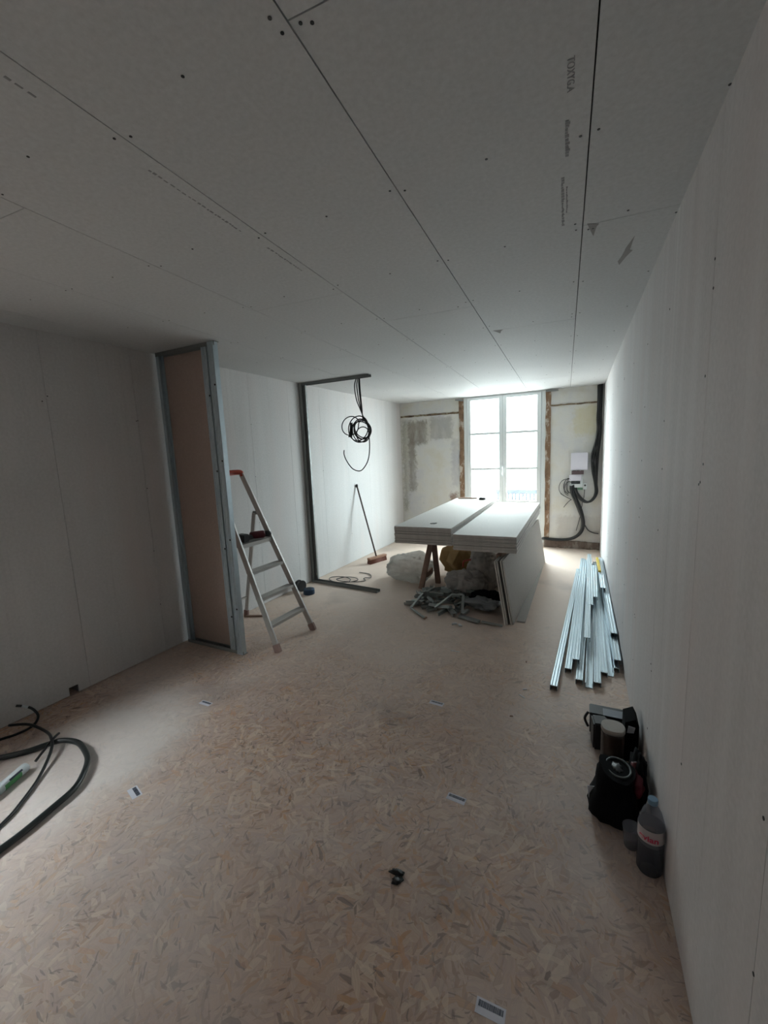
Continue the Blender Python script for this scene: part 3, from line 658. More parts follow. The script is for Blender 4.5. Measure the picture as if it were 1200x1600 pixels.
# black reel, blue tape roll, scraps
def torus(b, c, R_, r_, mat=None, n=28, m=10, mi=0):
    P = []
    for i in range(n):
        a = 2 * PI * i / n; p = Vector((R_ * math.cos(a), R_ * math.sin(a), 0)); P.append((mat @ p if mat else p) + Vector(c))
    b.tube(P, r_, m, mi, closed=True)
rl = thing('wire_reel', 'small black reel standing by the left wall next to the ladder', 'reel', (-2.85, 4.04, 0), 1.35)
for sgn in (-1, 1):
    b = MB(); b.lathe([(0.066, 0), (0.066, 0.006)], c=(0, 0, 0), seg=24, mat=Matrix.Rotation(PI / 2, 3, 'X')); b.build('flange', M['black'], rl, loc=(0, sgn * 0.03 + 0.003, 0.067))
b = MB(); b.lathe([(0.045, -0.028), (0.045, 0.028)], seg=20, mat=Matrix.Rotation(PI / 2, 3, 'X')); b.build('hub', M['galvdark'], rl, loc=(0, 0, 0.067))
tr_ = thing('tape_roll', 'dark blue tape roll lying near the foot of the metal frame', 'tape roll', (-2.70, 3.99, 0), 0)
b = MB(); b.lathe([(0.030, 0.0), (0.062, 0.0), (0.065, 0.005), (0.065, 0.055), (0.062, 0.06), (0.030, 0.06)], seg=28); b.build('tape', M['blue'], tr_, rot=(0.0, 0, 0))
b = MB(); b.lathe([(0.0295, 0.0), (0.0295, 0.063)], seg=24); b.build('core', M['black'], tr_)
b = MB(); b.beam((-2.96, 3.20, 0.008), (-2.76, 3.27, 0.008), 0.022, 0.014); tag(b.build('wood_strip', M['wood']), 'small wooden strip on the floor by the rear ladder foot', 'wood strip')

# ------------------------------------------------------------------ plasterboard stacks on trestles
def sheet(name, x0, y0, w, l, z, rz, lab, group, jit=0.0):
    b = MB(); b.mm((0, 0, 0), (w, l, 0.0112))
    for f in b.b.faces:
        if abs(f.normal.z) < 0.5: f.material_index = 1
    o = b.build(name, [M['sheet'], M['core']], loc=(x0 + random.uniform(-jit, jit), y0 + random.uniform(-jit, jit), z), rot=(0, 0, rz + random.uniform(-jit, jit) * 0.3)); return tag(o, lab, 'plasterboard', group)
ORD = ['', 'second', 'third', 'fourth', 'fifth', 'sixth', 'seventh', 'eighth', 'ninth', 'tenth', 'eleventh', 'twelfth', 'thirteenth']
def stack(x0, y0, w, l, zb, n, rz, labs, group):
    base = None
    for i in range(n):
        lab = labs['top'] if i == n - 1 else labs['bottom'] if i == 0 else labs['mid'] % ORD[n - 1 - i]
        if i in (0, 1) or i == n - 1: o = sheet('plasterboard_sheet', x0, y0, w, l, zb + i * 0.0128 - (0.0012 if i % 2 else 0), rz, lab, group, 0.004); base = o
        else:
            o = base.copy(); COL.objects.link(o); o['label'] = lab; o.location = (x0 + random.uniform(-.005, .005), y0 + random.uniform(-.009, .009), zb + i * 0.0128 - (0.0012 if i % 2 else 0)); o.rotation_euler = (0, 0, rz + random.uniform(-.0015, .0015))
stack(-1.632, 4.055, 0.610, 2.42, 0.640, 14, -0.037, {'top': 'topmost grey plasterboard sheet of the left stack, a chip lying on it', 'bottom': 'lowest plasterboard sheet of the left stack on the trestles', 'mid': 'plasterboard sheet in the left stack on the trestles, %s from its top'}, 'plasterboard sheets in the left stack')
stack(-0.965, 3.872, 0.580, 2.34, 0.642, 12, -0.030, {'top': 'topmost bright plasterboard sheet of the right stack, nearest the viewer', 'bottom': 'lowest plasterboard sheet of the right stack on the trestles', 'mid': 'plasterboard sheet in the right stack on the trestles, %s from its top'}, 'plasterboard sheets in the right stack')
zt = 0.640 + 13 * 0.0128 + 0.0125
b = MB(); b.prism([(0, 0, 0), (0.05, 0.012, 0), (0.062, 0.04, 0), (0.02, 0.035, 0)], (0, 0, 0.006)); tag(b.build('plaster_chip', M['gapsoft'], loc=(-1.30, 4.24, zt)), 'small dark chip lying on the left plasterboard stack', 'chip')
b = MB(); b.beam((-1.50, 6.40, zt + 0.008), (-1.22, 6.42, zt + 0.008), 0.035, 0.014); tag(b.build('wood_lath', M['wood']), 'thin wooden lath at the far end of the left plasterboard stack', 'lath')
b = MB(); b.lathe([(0.048, 0), (0.052, 0.01), (0.048, 0.03), (0.02, 0.036)], seg=18); tag(b.build('tape_measure', M['black'], loc=(-1.12, 6.30, zt)), 'small round black tape measure at the far end of the left stack', 'tape measure')

def trestle(y, xa, xb, lab, spread=0.13, legs=4):
    t = thing('trestle', lab, 'trestle', (0, y, 0))
    b = MB(); b.mm((xa, -0.035, 0.555), (xb, 0.035, 0.636)); b.build('top_beam', M['wood'], t, bevel=0.003)
    for s in ((xa + 0.10), (xb - 0.10)):
        for d in (-1, 1):
            out = (-0.115 if d < 0 else 0.015) if s < (xa + xb) / 2 else 0.02
            b = MB(); b.beam((s + out, d * spread, 0.004), (s, d * 0.02, 0.60), 0.060, 0.032, up=(0, 1, 0)); b.build('leg', M['wood'], t, bevel=0.002)
    for s in ((xa + 0.05), (xb - 0.10)):
        b = MB(); b.beam((s, -spread * 0.75, 0.17), (s, spread * 0.75, 0.17), 0.025, 0.06); b.build('brace', M['wood'], t)
    return t
trestle(4.62, -1.49, -0.44, 'brown wooden trestle under the near end of the plasterboard stacks')
trestle(5.85, -1.45, -0.44, 'brown wooden trestle under the far end of the plasterboard stacks')
b = MB(); b.beam((-0.445, 4.30, 0.60), (-0.555, 3.95, 0.575), 0.05, 0.055); tag(b.build('timber_offcut', M['wood']), 'short brown timber under the right stack above the leaning sheets', 'timber')

# leaning sheets
lean = [(0.0, 'innermost leaning plasterboard sheet under the right stack'), (0.0165, 'second leaning plasterboard sheet, against the innermost one'), (0.047, 'third leaning plasterboard sheet, beyond the gap'), (0.0635, 'outermost leaning plasterboard sheet, its whole grey face in view')]
for d, lb in lean:
    b = MB(); b.mm((0, 0, 0), (0.0125, 2.25, 0.590))
    for f in b.b.faces:
        if abs(f.normal.x) < 0.5: f.material_index = 1
    o = b.build('plasterboard_sheet', [M['sheetback'], M['core']], loc=(-0.478 + d, 3.745 + d * 0.6, 0.002))
    o.rotation_euler = Euler((0, -0.158, -0.078), 'XYZ')
    o.rotation_mode = 'XYZ'; tag(o, lb, 'plasterboard', 'sheets leaning beside the trestles')
b = MB(); b.mm((0, 0, 0), (0.075, 2.1, 0.0125))
tag(b.build('plasterboard_strip', M['sheet'], loc=(-0.385, 3.86, 0.0), rot=(0, 0, -0.035)), 'narrow plasterboard strip lying on the floor beside the leaning sheets', 'plasterboard')

# ------------------------------------------------------------------ sacks and rubbish under the stacks
def sack(name, c, r, mat, lab, cat='sack', seed=0, amp=0.3, fr=2.2, sub=5, group=None):
    b = MB(); q = bmesh.ops.create_icosphere(b.b, subdivisions=sub, radius=1)
    for v in q['verts']:
        d = v.co.copy(); p = d * 1.3 + Vector((seed * 7.3, seed * 2.1, seed))
        pw = p + 0.5 * nzz.noise_vector(p * 1.2)
        k_ = 0.92 + amp * 0.9 * nzz.noise(p) + 0.26 * (0.35 - abs(nzz.noise(pw * 2.2))) + 0.10 * (0.35 - abs(nzz.noise(pw * 4.6))) + 0.05 * (0.3 - abs(nzz.noise(pw * 10)))
        if d.z > 0.55: k_ *= 1 - 0.45 * (d.z - 0.55) * (1 + nzz.noise(p * 3))
        v.co = Vector((d.x * r[0] * k_, d.y * r[1] * k_, d.z * r[2] * k_ + r[2] * 0.8))
        if v.co.z < 0.002: v.co.z = 0.002
    for f in b.b.faces: f.smooth = True
    return tag(b.build(name, mat, loc=c), lab, cat, group)
sack('rubbish_sack', (-1.76, 4.86, 0), (0.30, 0.33, 0.19), M['filmclear'], 'pale translucent plastic sack slumped left of the trestle legs', seed=1)
sack('rubble_sack', (-0.99, 4.44, 0), (0.24, 0.13, 0.17), M['film'], 'dusty white rubble sack in front between the trestle legs', seed=2, amp=0.45)
sack('rubble_sack', (-0.83, 4.80, 0), (0.19, 0.18, 0.27), M['film'], 'tall dusty grey-white rubble sack under the right stack', seed=3, amp=0.4)
sack('paper_sack', (-1.22, 5.06, 0), (0.22, 0.17, 0.28), M['brownbag'], 'yellow-brown paper sack behind the left trestle legs', seed=4, amp=0.9, sub=2)
for p_ in bpy.data.objects['paper_sack'].data.polygons: p_.use_smooth = False
sack('rubble_sack', (-0.92, 5.48, 0), (0.30, 0.20, 0.25), M['film'], 'bright white sack at the back between the trestles', seed=5, amp=0.35)
sack('black_sack', (-0.70, 4.24, 0), (0.19, 0.09, 0.085), M['dark'], 'flattened black sack beneath the grey film by the leaning sheets', seed=6, amp=0.4)
sack('crumpled_film', (-0.70, 4.02, 0.035), (0.17, 0.10, 0.060), M['filmgrey'], 'crumpled grey plastic film in front of the black sack', 'plastic film', seed=8, amp=0.9, fr=3.5)
b = MB(); b.tube(smooth([(-0.03, 0, -0.04), (-0.02, -0.01, 0.02), (0.02, -0.01, 0.04), (0.06, 0, 0.045)], 6), 0.010, 6)
tag(b.build('red_strap', M['red'], loc=(-0.99, 4.52, 0.335)), 'small red strap end lying on the rubble sacks', 'strap')

# metal offcuts: short lengths of channel in a heap
rnd = random.Random(11)
def offcut_mesh(l, w=0.045, h=0.028, t=0.002):
    b = MB(); pts = [(-w / 2, 0), (w / 2, 0), (w / 2, h), (w / 2 - t, h), (w / 2 - t, t), (-w / 2 + t, t), (-w / 2 + t, h), (-w / 2, h)]
    b.prism([(-l / 2, a, c) for a, c in pts], (l, 0, 0)); return b
G = 'metal channel offcuts heaped under the stacks'
protos = []
for l in (0.07, 0.11, 0.15, 0.20, 0.05):
    protos.append(offcut_mesh(l, 0.046 if l != 0.11 else 0.034).build('metal_offcut', M['debris'] if l > 0.1 else M['galvdark']))
spots = []
for i in range(62):
    for _ in range(30):
        x = rnd.uniform(-1.44, -0.60); y = rnd.uniform(3.84, 4.44)
        if (y - 3.84) > 0.0 + 0.0 and y > 3.86 + 0.35 * max(0, (-1.15 - x)) and not (x > -0.86 and y > 3.93): break
    spots.append((x, y))
for i, (x, y) in enumerate(spots):
    p = protos[i % 5]
    o = p if i < 5 else p.copy()
    if i >= 5: COL.objects.link(o)
    lvl = rnd.choice((0.0, 0.0, 0.015, 0.03, 0.05, 0.07)) * (1 if 4.0 < y < 4.4 else 0.5)
    o.location = (x, y, 0.012 + lvl)
    o.rotation_euler = (rnd.choice((0, PI, PI / 2, 0.4)) + rnd.uniform(-.3, .3), rnd.uniform(-.25, .25) if lvl else rnd.uniform(-.05, .05), rnd.uniform(-PI, PI))
    if o.rotation_euler[0] > 2: o.location.z += 0.022
    tag(o, 'short grey metal channel offcut in the heap under the plasterboard stacks', 'metal offcut', G)
# distinctive bent pieces in front
def strip(pts, w, t, name, lab, mat='debris'):
    b = MB(); P = [Vector(p) for p in pts]
    for p, q in zip(P, P[1:]): b.beam(p, q, w, t)
    tag(b.build(name, M[mat]), lab, 'metal offcut')
strip([(-1.33, 4.02, 0.13), (-1.41, 3.86, 0.02), (-1.21, 3.68, 0.012)], 0.022, 0.010, 'bent_metal_strip', 'bent metal strip angled at the left front of the offcut heap')
strip([(-1.16, 3.86, 0.05), (-1.02, 4.0, 0.15), (-0.90, 3.98, 0.17), (-0.885, 3.86, 0.03)], 0.024, 0.010, 'bent_metal_strip', 'bent metal strip arching over the middle of the offcut heap')
strip([(-0.90, 3.80, 0.02), (-0.70, 3.72, 0.02)], 0.045, 0.02, 'metal_channel_piece', 'flat metal channel piece at the front centre of the heap')
strip([(-0.68, 3.74, 0.015), (-0.49, 3.70, 0.015)], 0.020, 0.014, 'metal_channel_piece', 'thin metal channel piece in front of the leaning sheets')
for i, (x, y, rz) in enumerate(((-1.20, 3.66, 1.2), (-0.93, 3.62, 0.3), (-0.83, 3.61, 2.0))):
    b = MB(); b.prism([(0, 0, 0), (0.05, 0.01, 0), (0.045, 0.03, 0), (0.01, 0.025, 0)], (0, 0, 0.012))
    tag(b.build('gypsum_crumb', M['board' if i else 'brush'], loc=(x, y, 0), rot=(0, 0, rz)), ('orange-brown wood crumb on the floor before the offcut heap', 'pale gypsum crumb before the middle of the offcut heap', 'pale gypsum crumb right of the other, before the heap')[i], 'debris')

# ------------------------------------------------------------------ metal studs lying along the right wall
ST = [((-0.044, 2.80, .0), (0.175, 5.668, 0), 'leftmost long galvanised stud of the bundle, reaching nearest the viewer', 1),
 ((0.045, 3.06, .0), (0.241, 6.208, 0), 'second stud from the left in the bundle, lying on the floor', 1),
 ((0.096, 3.14, .038), (0.262, 6.01, .038), 'raised stud third from the left in the bundle', 1),
 ((0.112, 2.93, .0), (0.315, 6.126, 0), 'long floor stud just right of the raised one, front end cut square', 1),
 ((0.170, 2.90, .0), (0.345, 6.03, 0), 'stud with a thin bright edge in the middle of the bundle', -1),
 ((0.222, 2.93, .0), (0.380, 6.063, .0), 'front-reaching middle stud, its end beside a dark hollow', 1),
 ((0.180, 3.452, .076), (0.318, 6.163, .076), 'stud on the upper layer ending a third of the way along the bundle', 1),
 ((0.240, 4.20, .078), (0.315, 5.95, .078), 'short upper stud with open end in the middle of the bundle', 1),
 ((0.292, 4.43, .078), (0.350, 5.60, .078), 'shortest upper stud with dark square end', 1),
 ((0.272, 3.08, .001), (0.375, 5.6, 0.001), 'floor stud right of the middle, slightly darker', 1),
 ((0.312, 3.10, .0), (0.42, 6.11, 0), 'floor stud with ragged dark end right of the middle', -1),
 ((0.352, 3.17, .0), (0.438, 6.12, 0), 'second floor stud from the right wall', 1),
 ((0.368, 3.22, .038), (0.440, 5.46, .038), 'raised stud next to the right wall with dark end', 1),
 ((0.378, 3.60, .076), (0.440, 5.95, .076), 'top stud nearest the right wall, printed text worn off', 1),
 ((0.372, 4.62, .114), (0.420, 5.85, .114), 'short top stud at the right wall with open dark end', 1)]
for p, q, lb, bk in ST:
    h = 0.035; off = Vector((0, 0, h if bk == 1 else 0.0))
    tag(cstud(Vector(p) + off, Vector(q) + off, 0.046, h, up=(0, 0, 1), back=bk).build('metal_stud', M['galv']), lb, 'metal stud', 'galvanised studs lying along the right wall')
b = MB(); b.beam((0.375, 5.15, 0.165), (0.385, 5.75, 0.165), 0.028, 0.02); tag(b.build('yellow_strip', M['yellow']), 'small yellow strip lying on top of the stud bundle', 'strip')

# ------------------------------------------------------------------ things along the right wall
bx = thing('tool_case', 'small dark plastic case with grey label, furthest of the things by the right wall', 'case', (0.258, 2.46, 0), -0.04)
b = MB(); b.mm((-0.105, -0.045, 0.0), (0.105, 0.045, 0.112)); b.build('case_body', M['case'], bx, bevel=0.006)
b = MB(); b.mm((-0.108, -0.048, 0.110), (0.108, 0.048, 0.126)); b.build('case_lid', M['case'], bx, bevel=0.004)
b = MB(); b.mm((-0.04, -0.049, 0.1258), (0.065, 0.02, 0.1275)); b.build('label_sticker', M['greylabel'], bx)
b = MB(); b.tube(smooth([(-0.112, 0, 0.10), (-0.13, -0.02, 0.07), (-0.112, -0.03, 0.03)], 5), 0.007, 6); b.build('case_latch', M['black'], bx)
b = MB(); b.box((0, 0, 0.075), (0.075, 0.09, 0.15)); o = b.build('black_battery_box', M['black'], loc=(0.195, 2.33, 0), rot=(0, 0, 0.1), bevel=0.008); tag(o, 'black plastic box standing left of the brown jar', 'box')
jr_ = thing('brown_jar', 'dark brown jar with pale flat lid by the right wall', 'jar', (0.243, 2.205, 0))
b = MB(); b.lathe([(0.044, 0), (0.052, 0.006), (0.053, 0.02), (0.053, 0.172), (0.050, 0.188)], seg=36, sq=0.25); b.build('jar_body', M['jar'], jr_)
b = MB(); b.lathe([(0.052, 0.186), (0.054, 0.19), (0.054, 0.204), (0.050, 0.208)], seg=36, sq=0.25); b.build('jar_lid', M['lid'], jr_)
b = MB(); b.prism([(0, 0, 0), (0.062, 0, 0), (0.062, 0, 0.20), (0.045, 0, 0.235), (0, 0, 0.21)], (0, 0.12, 0)); tag(b.build('black_carton', M['dark'], loc=(0.30, 2.25, 0), rot=(0, 0, -0.02), bevel=0.003), 'tall black carton squeezed between the brown jar and the wall', 'carton')
b = MB(); b.prism([(0, 0, 0), (0.03, 0.0, 0.004), (0.034, 0.0, 0.04), (0.004, 0, 0.045)], (0, 0.002, 0)); tag(b.build('paper_tag', M['paper'], loc=(0.308, 2.235, 0.165), rot=(0.2, 0, 0)), 'small white paper tag on the black carton', 'paper tag')
rbg = thing('snack_bag', 'black and dark red bag slumped against the right wall behind the bottle', 'bag', (0.325, 1.99, 0))
b = MB(); b.blob((0, 0, 0.10), (0.035, 0.10, 0.13), 4, 0.25, 2.4, 9, flat=0.001); b.build('bag_body', M['dark'], rbg)
b = MB(); b.blob((-0.012, -0.045, 0.13), (0.034, 0.065, 0.075), 4, 0.25, 3, 12); b.build('red_panel', M['darkred'], rbg)
bb = thing('black_tool_bag', 'black soft bag with grey ring mouth, in front of the brown jar', 'bag', (0.225, 1.885, 0), 0.1)
b = MB()
prof = [(0.066, 0.0), (0.084, 0.012), (0.090, 0.04), (0.088, 0.075), (0.080, 0.11), (0.074, 0.14), (0.070, 0.17), (0.066, 0.20), (0.070, 0.218)]
b.lathe(prof, seg=32, sq=0.25)
from mathutils import noise as nz_
for v in b.b.verts:
    n_ = nz_.noise(v.co * 11 + Vector((3, 1, 2))) + 0.4 * nz_.noise(v.co * 30); v.co += Vector((v.co.x, v.co.y, 0)) * n_ * 0.30; v.co.y *= 1.12; v.co.z += 0.02 * max(0, -v.co.x / 0.08) * (v.co.z > 0.15)
b.build('bag_body', M['dark'], bb)
b = MB(); torus(b, (0.008, 0.0, 0.222), 0.052, 0.0045, Matrix.Diagonal((0.9, 1.15, 1))); b.build('ring_rim', M['greyring'], bb)
b = MB(); b.blob((0.004, 0.004, 0.218), (0.020, 0.030, 0.008), 3, 0.5, 4, 2); b.build('contents', M['case'], bb)
b = MB(); b.prism([(-0.02, 0.0, 0), (0.035, 0.0, 0), (0.03, 0.0, 0.10), (-0.022, 0.0, 0.105)], (0, 0.003, 0)); tag(b.build('white_card', M['paper'], loc=(0.150, 1.86, 0.001), rot=(-0.35, 0, 0.35)), 'white card leaning on the left side of the black bag', 'card')
b = MB(); b.lathe([(0.024, 0), (0.026, 0.003), (0.034, 0.085), (0.035, 0.088)], seg=24); tag(b.build('plastic_cup', M['pet'], loc=(0.272, 1.735, 0)), 'small clear plastic cup between the black bag and the bottle', 'cup')
# water bottle
bt = thing('water_bottle', 'large clear plastic water bottle with blue cap by the right wall', 'bottle', (0.3205, 1.650, 0), 0)
b = MB(); R_ = 0.0435
pr_ = [(0.030, 0.0), (0.038, 0.004), (R_, 0.014)]
z = 0.02
while z < 0.115: pr_ += [(R_ - 0.0018, z), (R_, z + 0.006)]; z += 0.013
pr_ += [(R_, 0.13), (R_, 0.205), (0.039, 0.222), (0.031, 0.250), (0.019, 0.272), (0.0145, 0.280), (0.0145, 0.288)]
b.lathe(pr_, seg=36)
for f in b.b.faces:
    if f.calc_center_median().z < 0.135: f.material_index = 1
b.build('bottle_body', [M['pet'], M['water']], bt)
b = MB(); b.lathe([(0.0165, 0.283), (0.017, 0.286), (0.017, 0.300), (0.0155, 0.303)], seg=24); b.build('cap', M['cap'], bt)
b = MB(); b.lathe([(R_ + 0.0006, 0.146), (R_ + 0.0006, 0.198)], seg=48); bmesh.ops.delete(b.b, geom=[f for f in b.b.faces if len(f.verts) > 4], context='FACES'); b.build('label_band', M['labelpink'], bt)
tm = text_mesh('evian', 0.031, M['pink'], 'lettering', bt, bold=0.0008, ext=0.0002)
for v in tm.data.vertices:
    a = -v.co.x / (R_ + 0.0012) ; rr_ = R_ + 0.0042 + v.co.z
    th = -PI / 2 - 0.35 - a * 1.0
    v.co = Vector((rr_ * math.cos(th), rr_ * math.sin(th), 0.168 + v.co.y))

# ------------------------------------------------------------------ stickers on the floor boards
def sticker(c, w, h, rz, lab):
    t = thing('barcode_sticker', lab, 'sticker', (c[0], c[1], 0.0), rz, 'printed stickers on the floor boards')
    b = MB(); b.box((0, 0, 0.0004), (w, h, 0.0008)); b.build('sticker_paper', M['paper'], t)
    b = MB(); x = -w * 0.42
    while x < w * 0.42:
        bw = random.uniform(0.0007, 0.0024); b.box((x + bw / 2, h * 0.16, 0.0010), (bw, h * 0.38, 0.0006)); x += bw + random.uniform(0.0006, 0.0016)
    b.build('barcode', M['ink'], t)
sticker((-0.437, 1.722), 0.088, 0.040, -0.12, 'white barcode sticker in the middle of the floor, left of the black bag')
sticker((-0.170, 1.018), 0.084, 0.040, -0.03, 'white barcode sticker at the bottom edge, nearest the viewer')
sticker((-1.920, 1.215), 0.085, 0.045, -0.35, 'white sticker on the floor nearest the dark conduit on the left')
sticker((-2.168, 1.912), 0.090, 0.040, -0.05, 'white sticker on the floor below the partition')
sticker((-0.728, 2.412), 0.092, 0.040, -0.12, 'white sticker furthest along the middle of the floor')
b = MB(); b.prism([(-0.035, 0.0, 0.0), (-0.01, 0.020, 0.0), (0.025, 0.018, 0), (0.02, 0.0, 0), (0.032, -0.01, 0), (0.015, -0.035, 0), (-0.008, -0.038, 0), (-0.002, -0.004, 0)], (0, 0, 0.006)); b.blob((0.0, 0.008, 0.006), (0.022, 0.010, 0.006), 3, 0.4, 5, 3); b.blob((0.008, -0.024, 0.006), (0.016, 0.012, 0.006), 3, 0.4, 5, 4)
tag(b.build('plastic_scrap', M['black'], loc=(-0.565, 1.29, 0)), 'small torn black plastic scrap in the middle foreground floor', 'scrap')

# ------------------------------------------------------------------ conduit, cables and sealant tube at the left
b = MB(); P = smooth([(-3.02, 0.97, .015), (-2.856, 1.109, .015), (-2.77, 1.188, .017), (-2.70, 1.28, .022), (-2.645, 1.317, .028), (-2.541, 1.331, .030), (-2.42, 1.298, .028), (-2.337, 1.256, .026), (-2.263, 1.186, .024), (-2.207, 1.105, .02), (-2.186, .992, .018), (-2.169, .88, .0165), (-2.165, .784, .0155), (-2.169, .661, .015), (-2.25, .5, .015)], 8)
b.tube(P, 0.0145, 12); tag(b.build('black_conduit', M['hose']), 'thick black conduit curving across the floor at the left edge', 'conduit')
b = MB(); P = smooth([(-3.118, .90, .007), (-3.085, 1.10, .007), (-3.062, 1.204, .007), (-3.024, 1.266, .008), (-3.010, 1.345, .012), (-3.045, 1.40, .035), (-3.085, 1.40, .075), (-3.115, 1.375, .105), (-3.14, 1.34, .125)], 6)
b.tube(P, 0.0075, 8); cb1 = thing('black_cable', 'thin black cable with white-banded tip rising at the left wall', 'cable', (0, 0, 0)); cs_ = b.build('cable_sheath', M['rubber'], cb1)
b = MB(); b.tube([P[-9], P[-6], P[-5]], 0.0082, 8); b.build('white_band', M['tubew'], cs_)
b = MB(); P = smooth([(-3.13, 1.285, .03), (-3.018, 1.334, .03), (-2.829, 1.325, .035), (-2.70, 1.285, .050), (-2.609, 1.231, .035), (-2.479, 1.098, .012), (-2.378, .963, .008), (-2.33, .881, .008), (-2.266, .70, .008)], 6)
b.tube(P, 0.008, 8); tag(b.build('black_cable', M['rubber']), 'thin dark cable looping over the thick conduit', 'cable')
b = MB(); b.tube(smooth([(-2.635, 1.165, .012), (-2.667, 1.245, .04), (-2.69, 1.30, .052), (-2.74, 1.345, .03)], 5), 0.007, 8); tag(b.build('cable_offcut', M['rubber']), 'short black cable offcut lying across the thick conduit', 'cable')
se = thing('sealant_cartridge', 'white and green sealant cartridge lying at the left edge of the floor', 'sealant tube', (-2.582, 1.024, 0.025))
ax = Vector((-2.612, 1.102, 0.025)) - Vector((-2.548, 0.935, 0.025)); az = math.atan2(ax.y, ax.x)
RY = Matrix.Rotation(az, 3, 'Z') @ Matrix.Rotation(PI / 2, 3, 'Y')
b = MB(); b.lathe([(0.020, -0.11), (0.0245, -0.108), (0.0245, 0.085), (0.022, 0.094), (0.010, 0.098)], seg=24, mat=RY); b.build('cartridge_body', M['tubew'], se)
b = MB(); b.lathe([(0.0249, -0.05), (0.0249, 0.045)], seg=24, mat=RY)
bmesh.ops.delete(b.b, geom=[f for f in b.b.faces if len(f.verts) > 4 or f.calc_center_median().dot(Vector((math.sin(az), -math.cos(az), 0))) < 0.008 or f.calc_center_median().z > 0.012], context='FACES')
b.build('green_print', M['green'], se)
b = MB(); b.lathe([(0.0251, -0.02), (0.0251, 0.055)], seg=48, mat=RY)
bmesh.ops.delete(b.b, geom=[f for f in b.b.faces if len(f.verts) > 4 or not (0.012 < f.calc_center_median().z < 0.020) or f.calc_center_median().dot(Vector((math.sin(az), -math.cos(az), 0))) < 0.005], context='FACES')
b.build('dark_print', M['ink'], se)

# ------------------------------------------------------------------ electrics on the far wall
def F(x, z, d=0.0):                                   # far-wall frame -> world
    v = Vector((x, -d, z)); v.rotate(Euler((0, 0, BA))); return v + Vector(FO)
ep = thing('electrical_panel', 'open electrical panel with white cover on the far wall right of the window', 'electrical panel', FO, BA)
b = MB(); b.mm((0.075, -0.03, 0.93), (0.245, 0.0, 1.20)); b.build('mounting_plate', M['white'], ep, bevel=0.003)
b = MB(); b.mm((0.080, -0.085, 1.195), (0.305, -0.002, 1.445)); b.build('cover', M['whitebox'], ep, bevel=0.006)
b = MB()
for i in range(9): b.mm((0.092 + i * 0.018, -0.065, 1.13), (0.108 + i * 0.018, -0.03, 1.185 if i % 3 else 1.178))
b.build('breaker_row', M['breaker'], ep)
b = MB(); b.mm((0.060, -0.055, 1.035), (0.225, -0.028, 1.125)); b.build('cover_strip', M['whitebox'], ep, bevel=0.003)
b = MB()
for i in range(6): b.mm((0.09 + i * 0.02, -0.060, 0.99), (0.107 + i * 0.02, -0.03, 1.03))
b.build('breaker_row', M['case'], ep)
b = MB(); b.mm((0.068, -0.058, 0.935), (0.215, -0.028, 0.988)); b.build('terminal_cover', M['white'], ep, bevel=0.003)
b = MB()
for i in range(7): b.mm((0.08 + i * 0.024, -0.050, 0.90), (0.099 + i * 0.024, -0.012, 0.932))
b.build('terminal_strip', M['terminal'], ep)
sk_ = thing('junction_box', 'small white socket box with black opening beside the electrical panel', 'junction box', FO, BA)
b = MB(); b.mm((0.252, -0.03, 0.905), (0.298, 0.0, 1.0)); b.build('box_body', M['white'], sk_, bevel=0.004)
b = MB(); b.lathe([(0.014, 0), (0.014, 0.006)], seg=16, mat=Matrix.Rotation(PI / 2, 3, 'X')); b.build('knockout', M['black'], sk_, loc=(0.275, -0.030, 0.965))
def bundle(name, lab, path, n, R0, rr, mat='rubber'):
    t = thing(name, lab, 'cable bundle', tuple(F(path[0][0], path[0][1], 0)))
    off = -Vector(F(path[0][0], path[0][1], 0))
    for i in range(n):
        a = 2 * PI * i / n; ph = random.uniform(0, 6)
        P = []
        for j, pp in enumerate(path):
            x, z, d = pp[:3]; w_ = pp[3] if len(pp) > 3 else 1.0
            P.append(F(x + R0 * w_ * math.cos(a + 0.25 * j) + random.uniform(-.004, .004), z + R0 * w_ * 0.5 * math.cos(a + 1 + 0.25 * j), max(d + R0 * min(w_, 1.2) * math.sin(a + 0.25 * j), rr + 0.002)) + off)
        b = MB(); b.tube(smooth(P, 6), rr, 7); b.build('cable', M[mat], t)
    return t
random.seed(21)
bundle('cable_bundle', 'thick bundle of black cables running down the right corner of the far wall', [(0.435, 2.385, .045), (0.435, 2.2, .045), (0.432, 1.95, .045), (0.440, 1.78, .045), (0.425, 1.6, .045, 1.2), (0.395, 1.40, .045, 1.6), (0.400, 1.18, .045, 1.2), (0.415, 1.0, .045, .7), (0.425, .86, .045, .6), (0.38, .76, .045, .6), (0.31, .72, .05, .6), (0.235, .76, .05, .6), (0.17, .85, .05, .6), (0.14, .93, .05, .6)], 9, 0.026, 0.009)
bundle('cable_bundle', 'thick dark cable bundle sweeping from the panel down along the far wall base', [(0.10, .97, .05, 1.0), (0.11, .86, .05, .9), (0.16, .74, .05, .8), (0.21, .62, .05, .8), (0.255, .48, .05, .8), (0.262, .36, .05, .8), (0.225, .25, .045, .8), (0.13, .17, .042, .8), (0.0, .135, .042, .7), (-0.15, .130, .04, .7), (-0.30, .140, .04, .7)], 8, 0.024, 0.011)
t = thing('loose_wires', 'loose grey wires looping out left of the electrical panel', 'wires', (0, 0, 0))
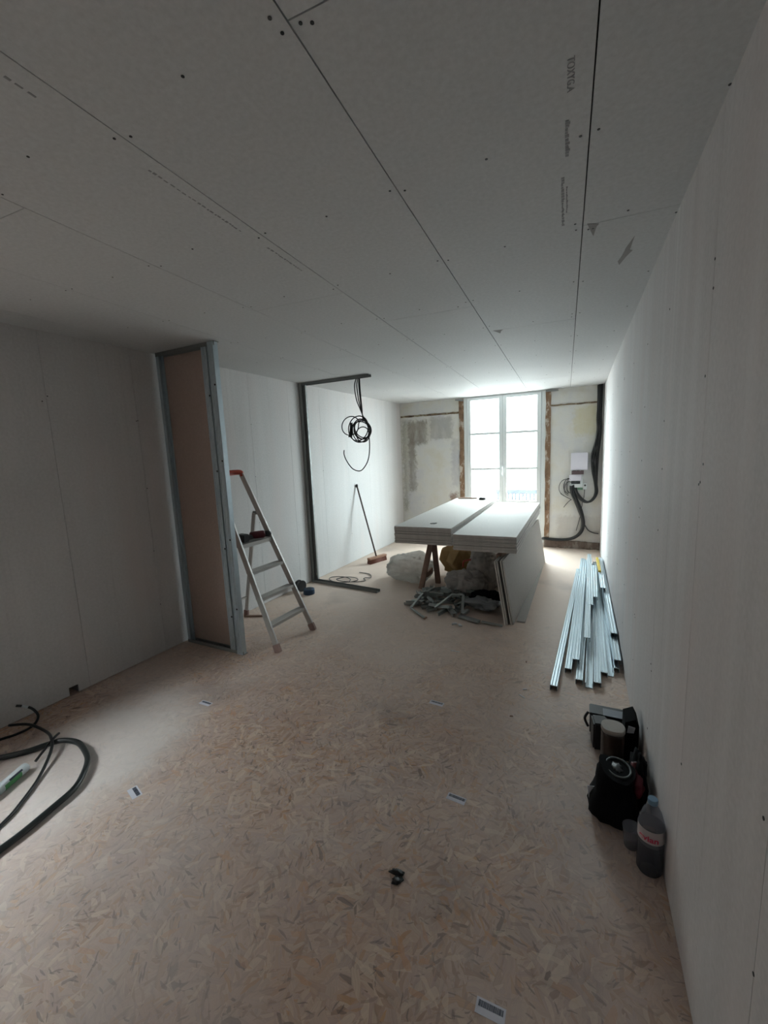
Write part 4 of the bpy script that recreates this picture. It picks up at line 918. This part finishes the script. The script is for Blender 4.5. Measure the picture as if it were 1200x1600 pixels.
for (cx, cz, rx, rz, a0, a1) in ((0.06, 0.95, 0.075, 0.12, 1.2, 4.6), (0.03, 0.93, 0.11, 0.13, 1.2, 4.4), (0.07, 0.96, 0.05, 0.11, 1.3, 4.9), (0.05, 0.94, 0.06, 0.13, 1.5, 4.7), (0.065, 0.93, 0.065, 0.09, 1.0, 4.5), (0.075, 0.95, 0.04, 0.10, 1.0, 4.7)):
    P = [F(cx + rx * math.cos(a0 + (a1 - a0) * i / 12), cz + rz * math.sin(a0 + (a1 - a0) * i / 12), 0.035 + 0.02 * math.sin(i)) for i in range(13)]
    b = MB(); b.tube(P, 0.004, 6); b.build('wire', M['case'], t)
for pp in ([(-0.06, .84), (0.0, .80), (0.10, .745)], [(0.09, .75), (0.04, .70), (-0.01, .63)], [(0.27, .91), (0.265, .80), (0.245, .70), (0.22, .50), (0.17, .28)], [(0.27, .40), (0.33, .30), (0.40, .26), (0.47, .25)]):
    b = MB(); b.tube(smooth([F(x, z, 0.02) for x, z in pp], 5), 0.0045 if pp[0][0] != 0.27 or pp[0][1] > .5 else 0.008, 6); b.build('wire', M['rubber'], t)

# small litter on the middle of the floor
for nm, x, y, l, rz, mt, lb in (('wood_sliver', -0.78, 3.13, 0.075, -0.1, 'board', 'thin pale sliver on the floor in front of the offcut heap'), ('gypsum_flake', -0.22, 2.75, 0.03, 0.4, 'paper', 'white gypsum flake on the floor left of the leftmost stud'),
                            ('wood_sliver', -0.23, 2.66, 0.05, -0.7, 'board', 'pale sliver on the floor just before the white flake'), ('dark_chip', -0.24, 3.13, 0.022, 1.5, 'wood', 'small dark chip on the floor between the leaning sheets and the studs'),
                            ('dark_chip', -0.27, 2.43, 0.02, 0.2, 'wood', 'small dark chip on the floor in front of the studs')):
    b = MB(); b.prism([(-l / 2, -0.004, 0), (l / 2, -0.002, 0), (l / 2 - 0.004, 0.006, 0), (-l / 2 + 0.003, 0.005, 0)], (0, 0, 0.004))
    tag(b.build(nm, M[mt], loc=(x, y, 0), rot=(0, 0, rz)), lb, 'litter')
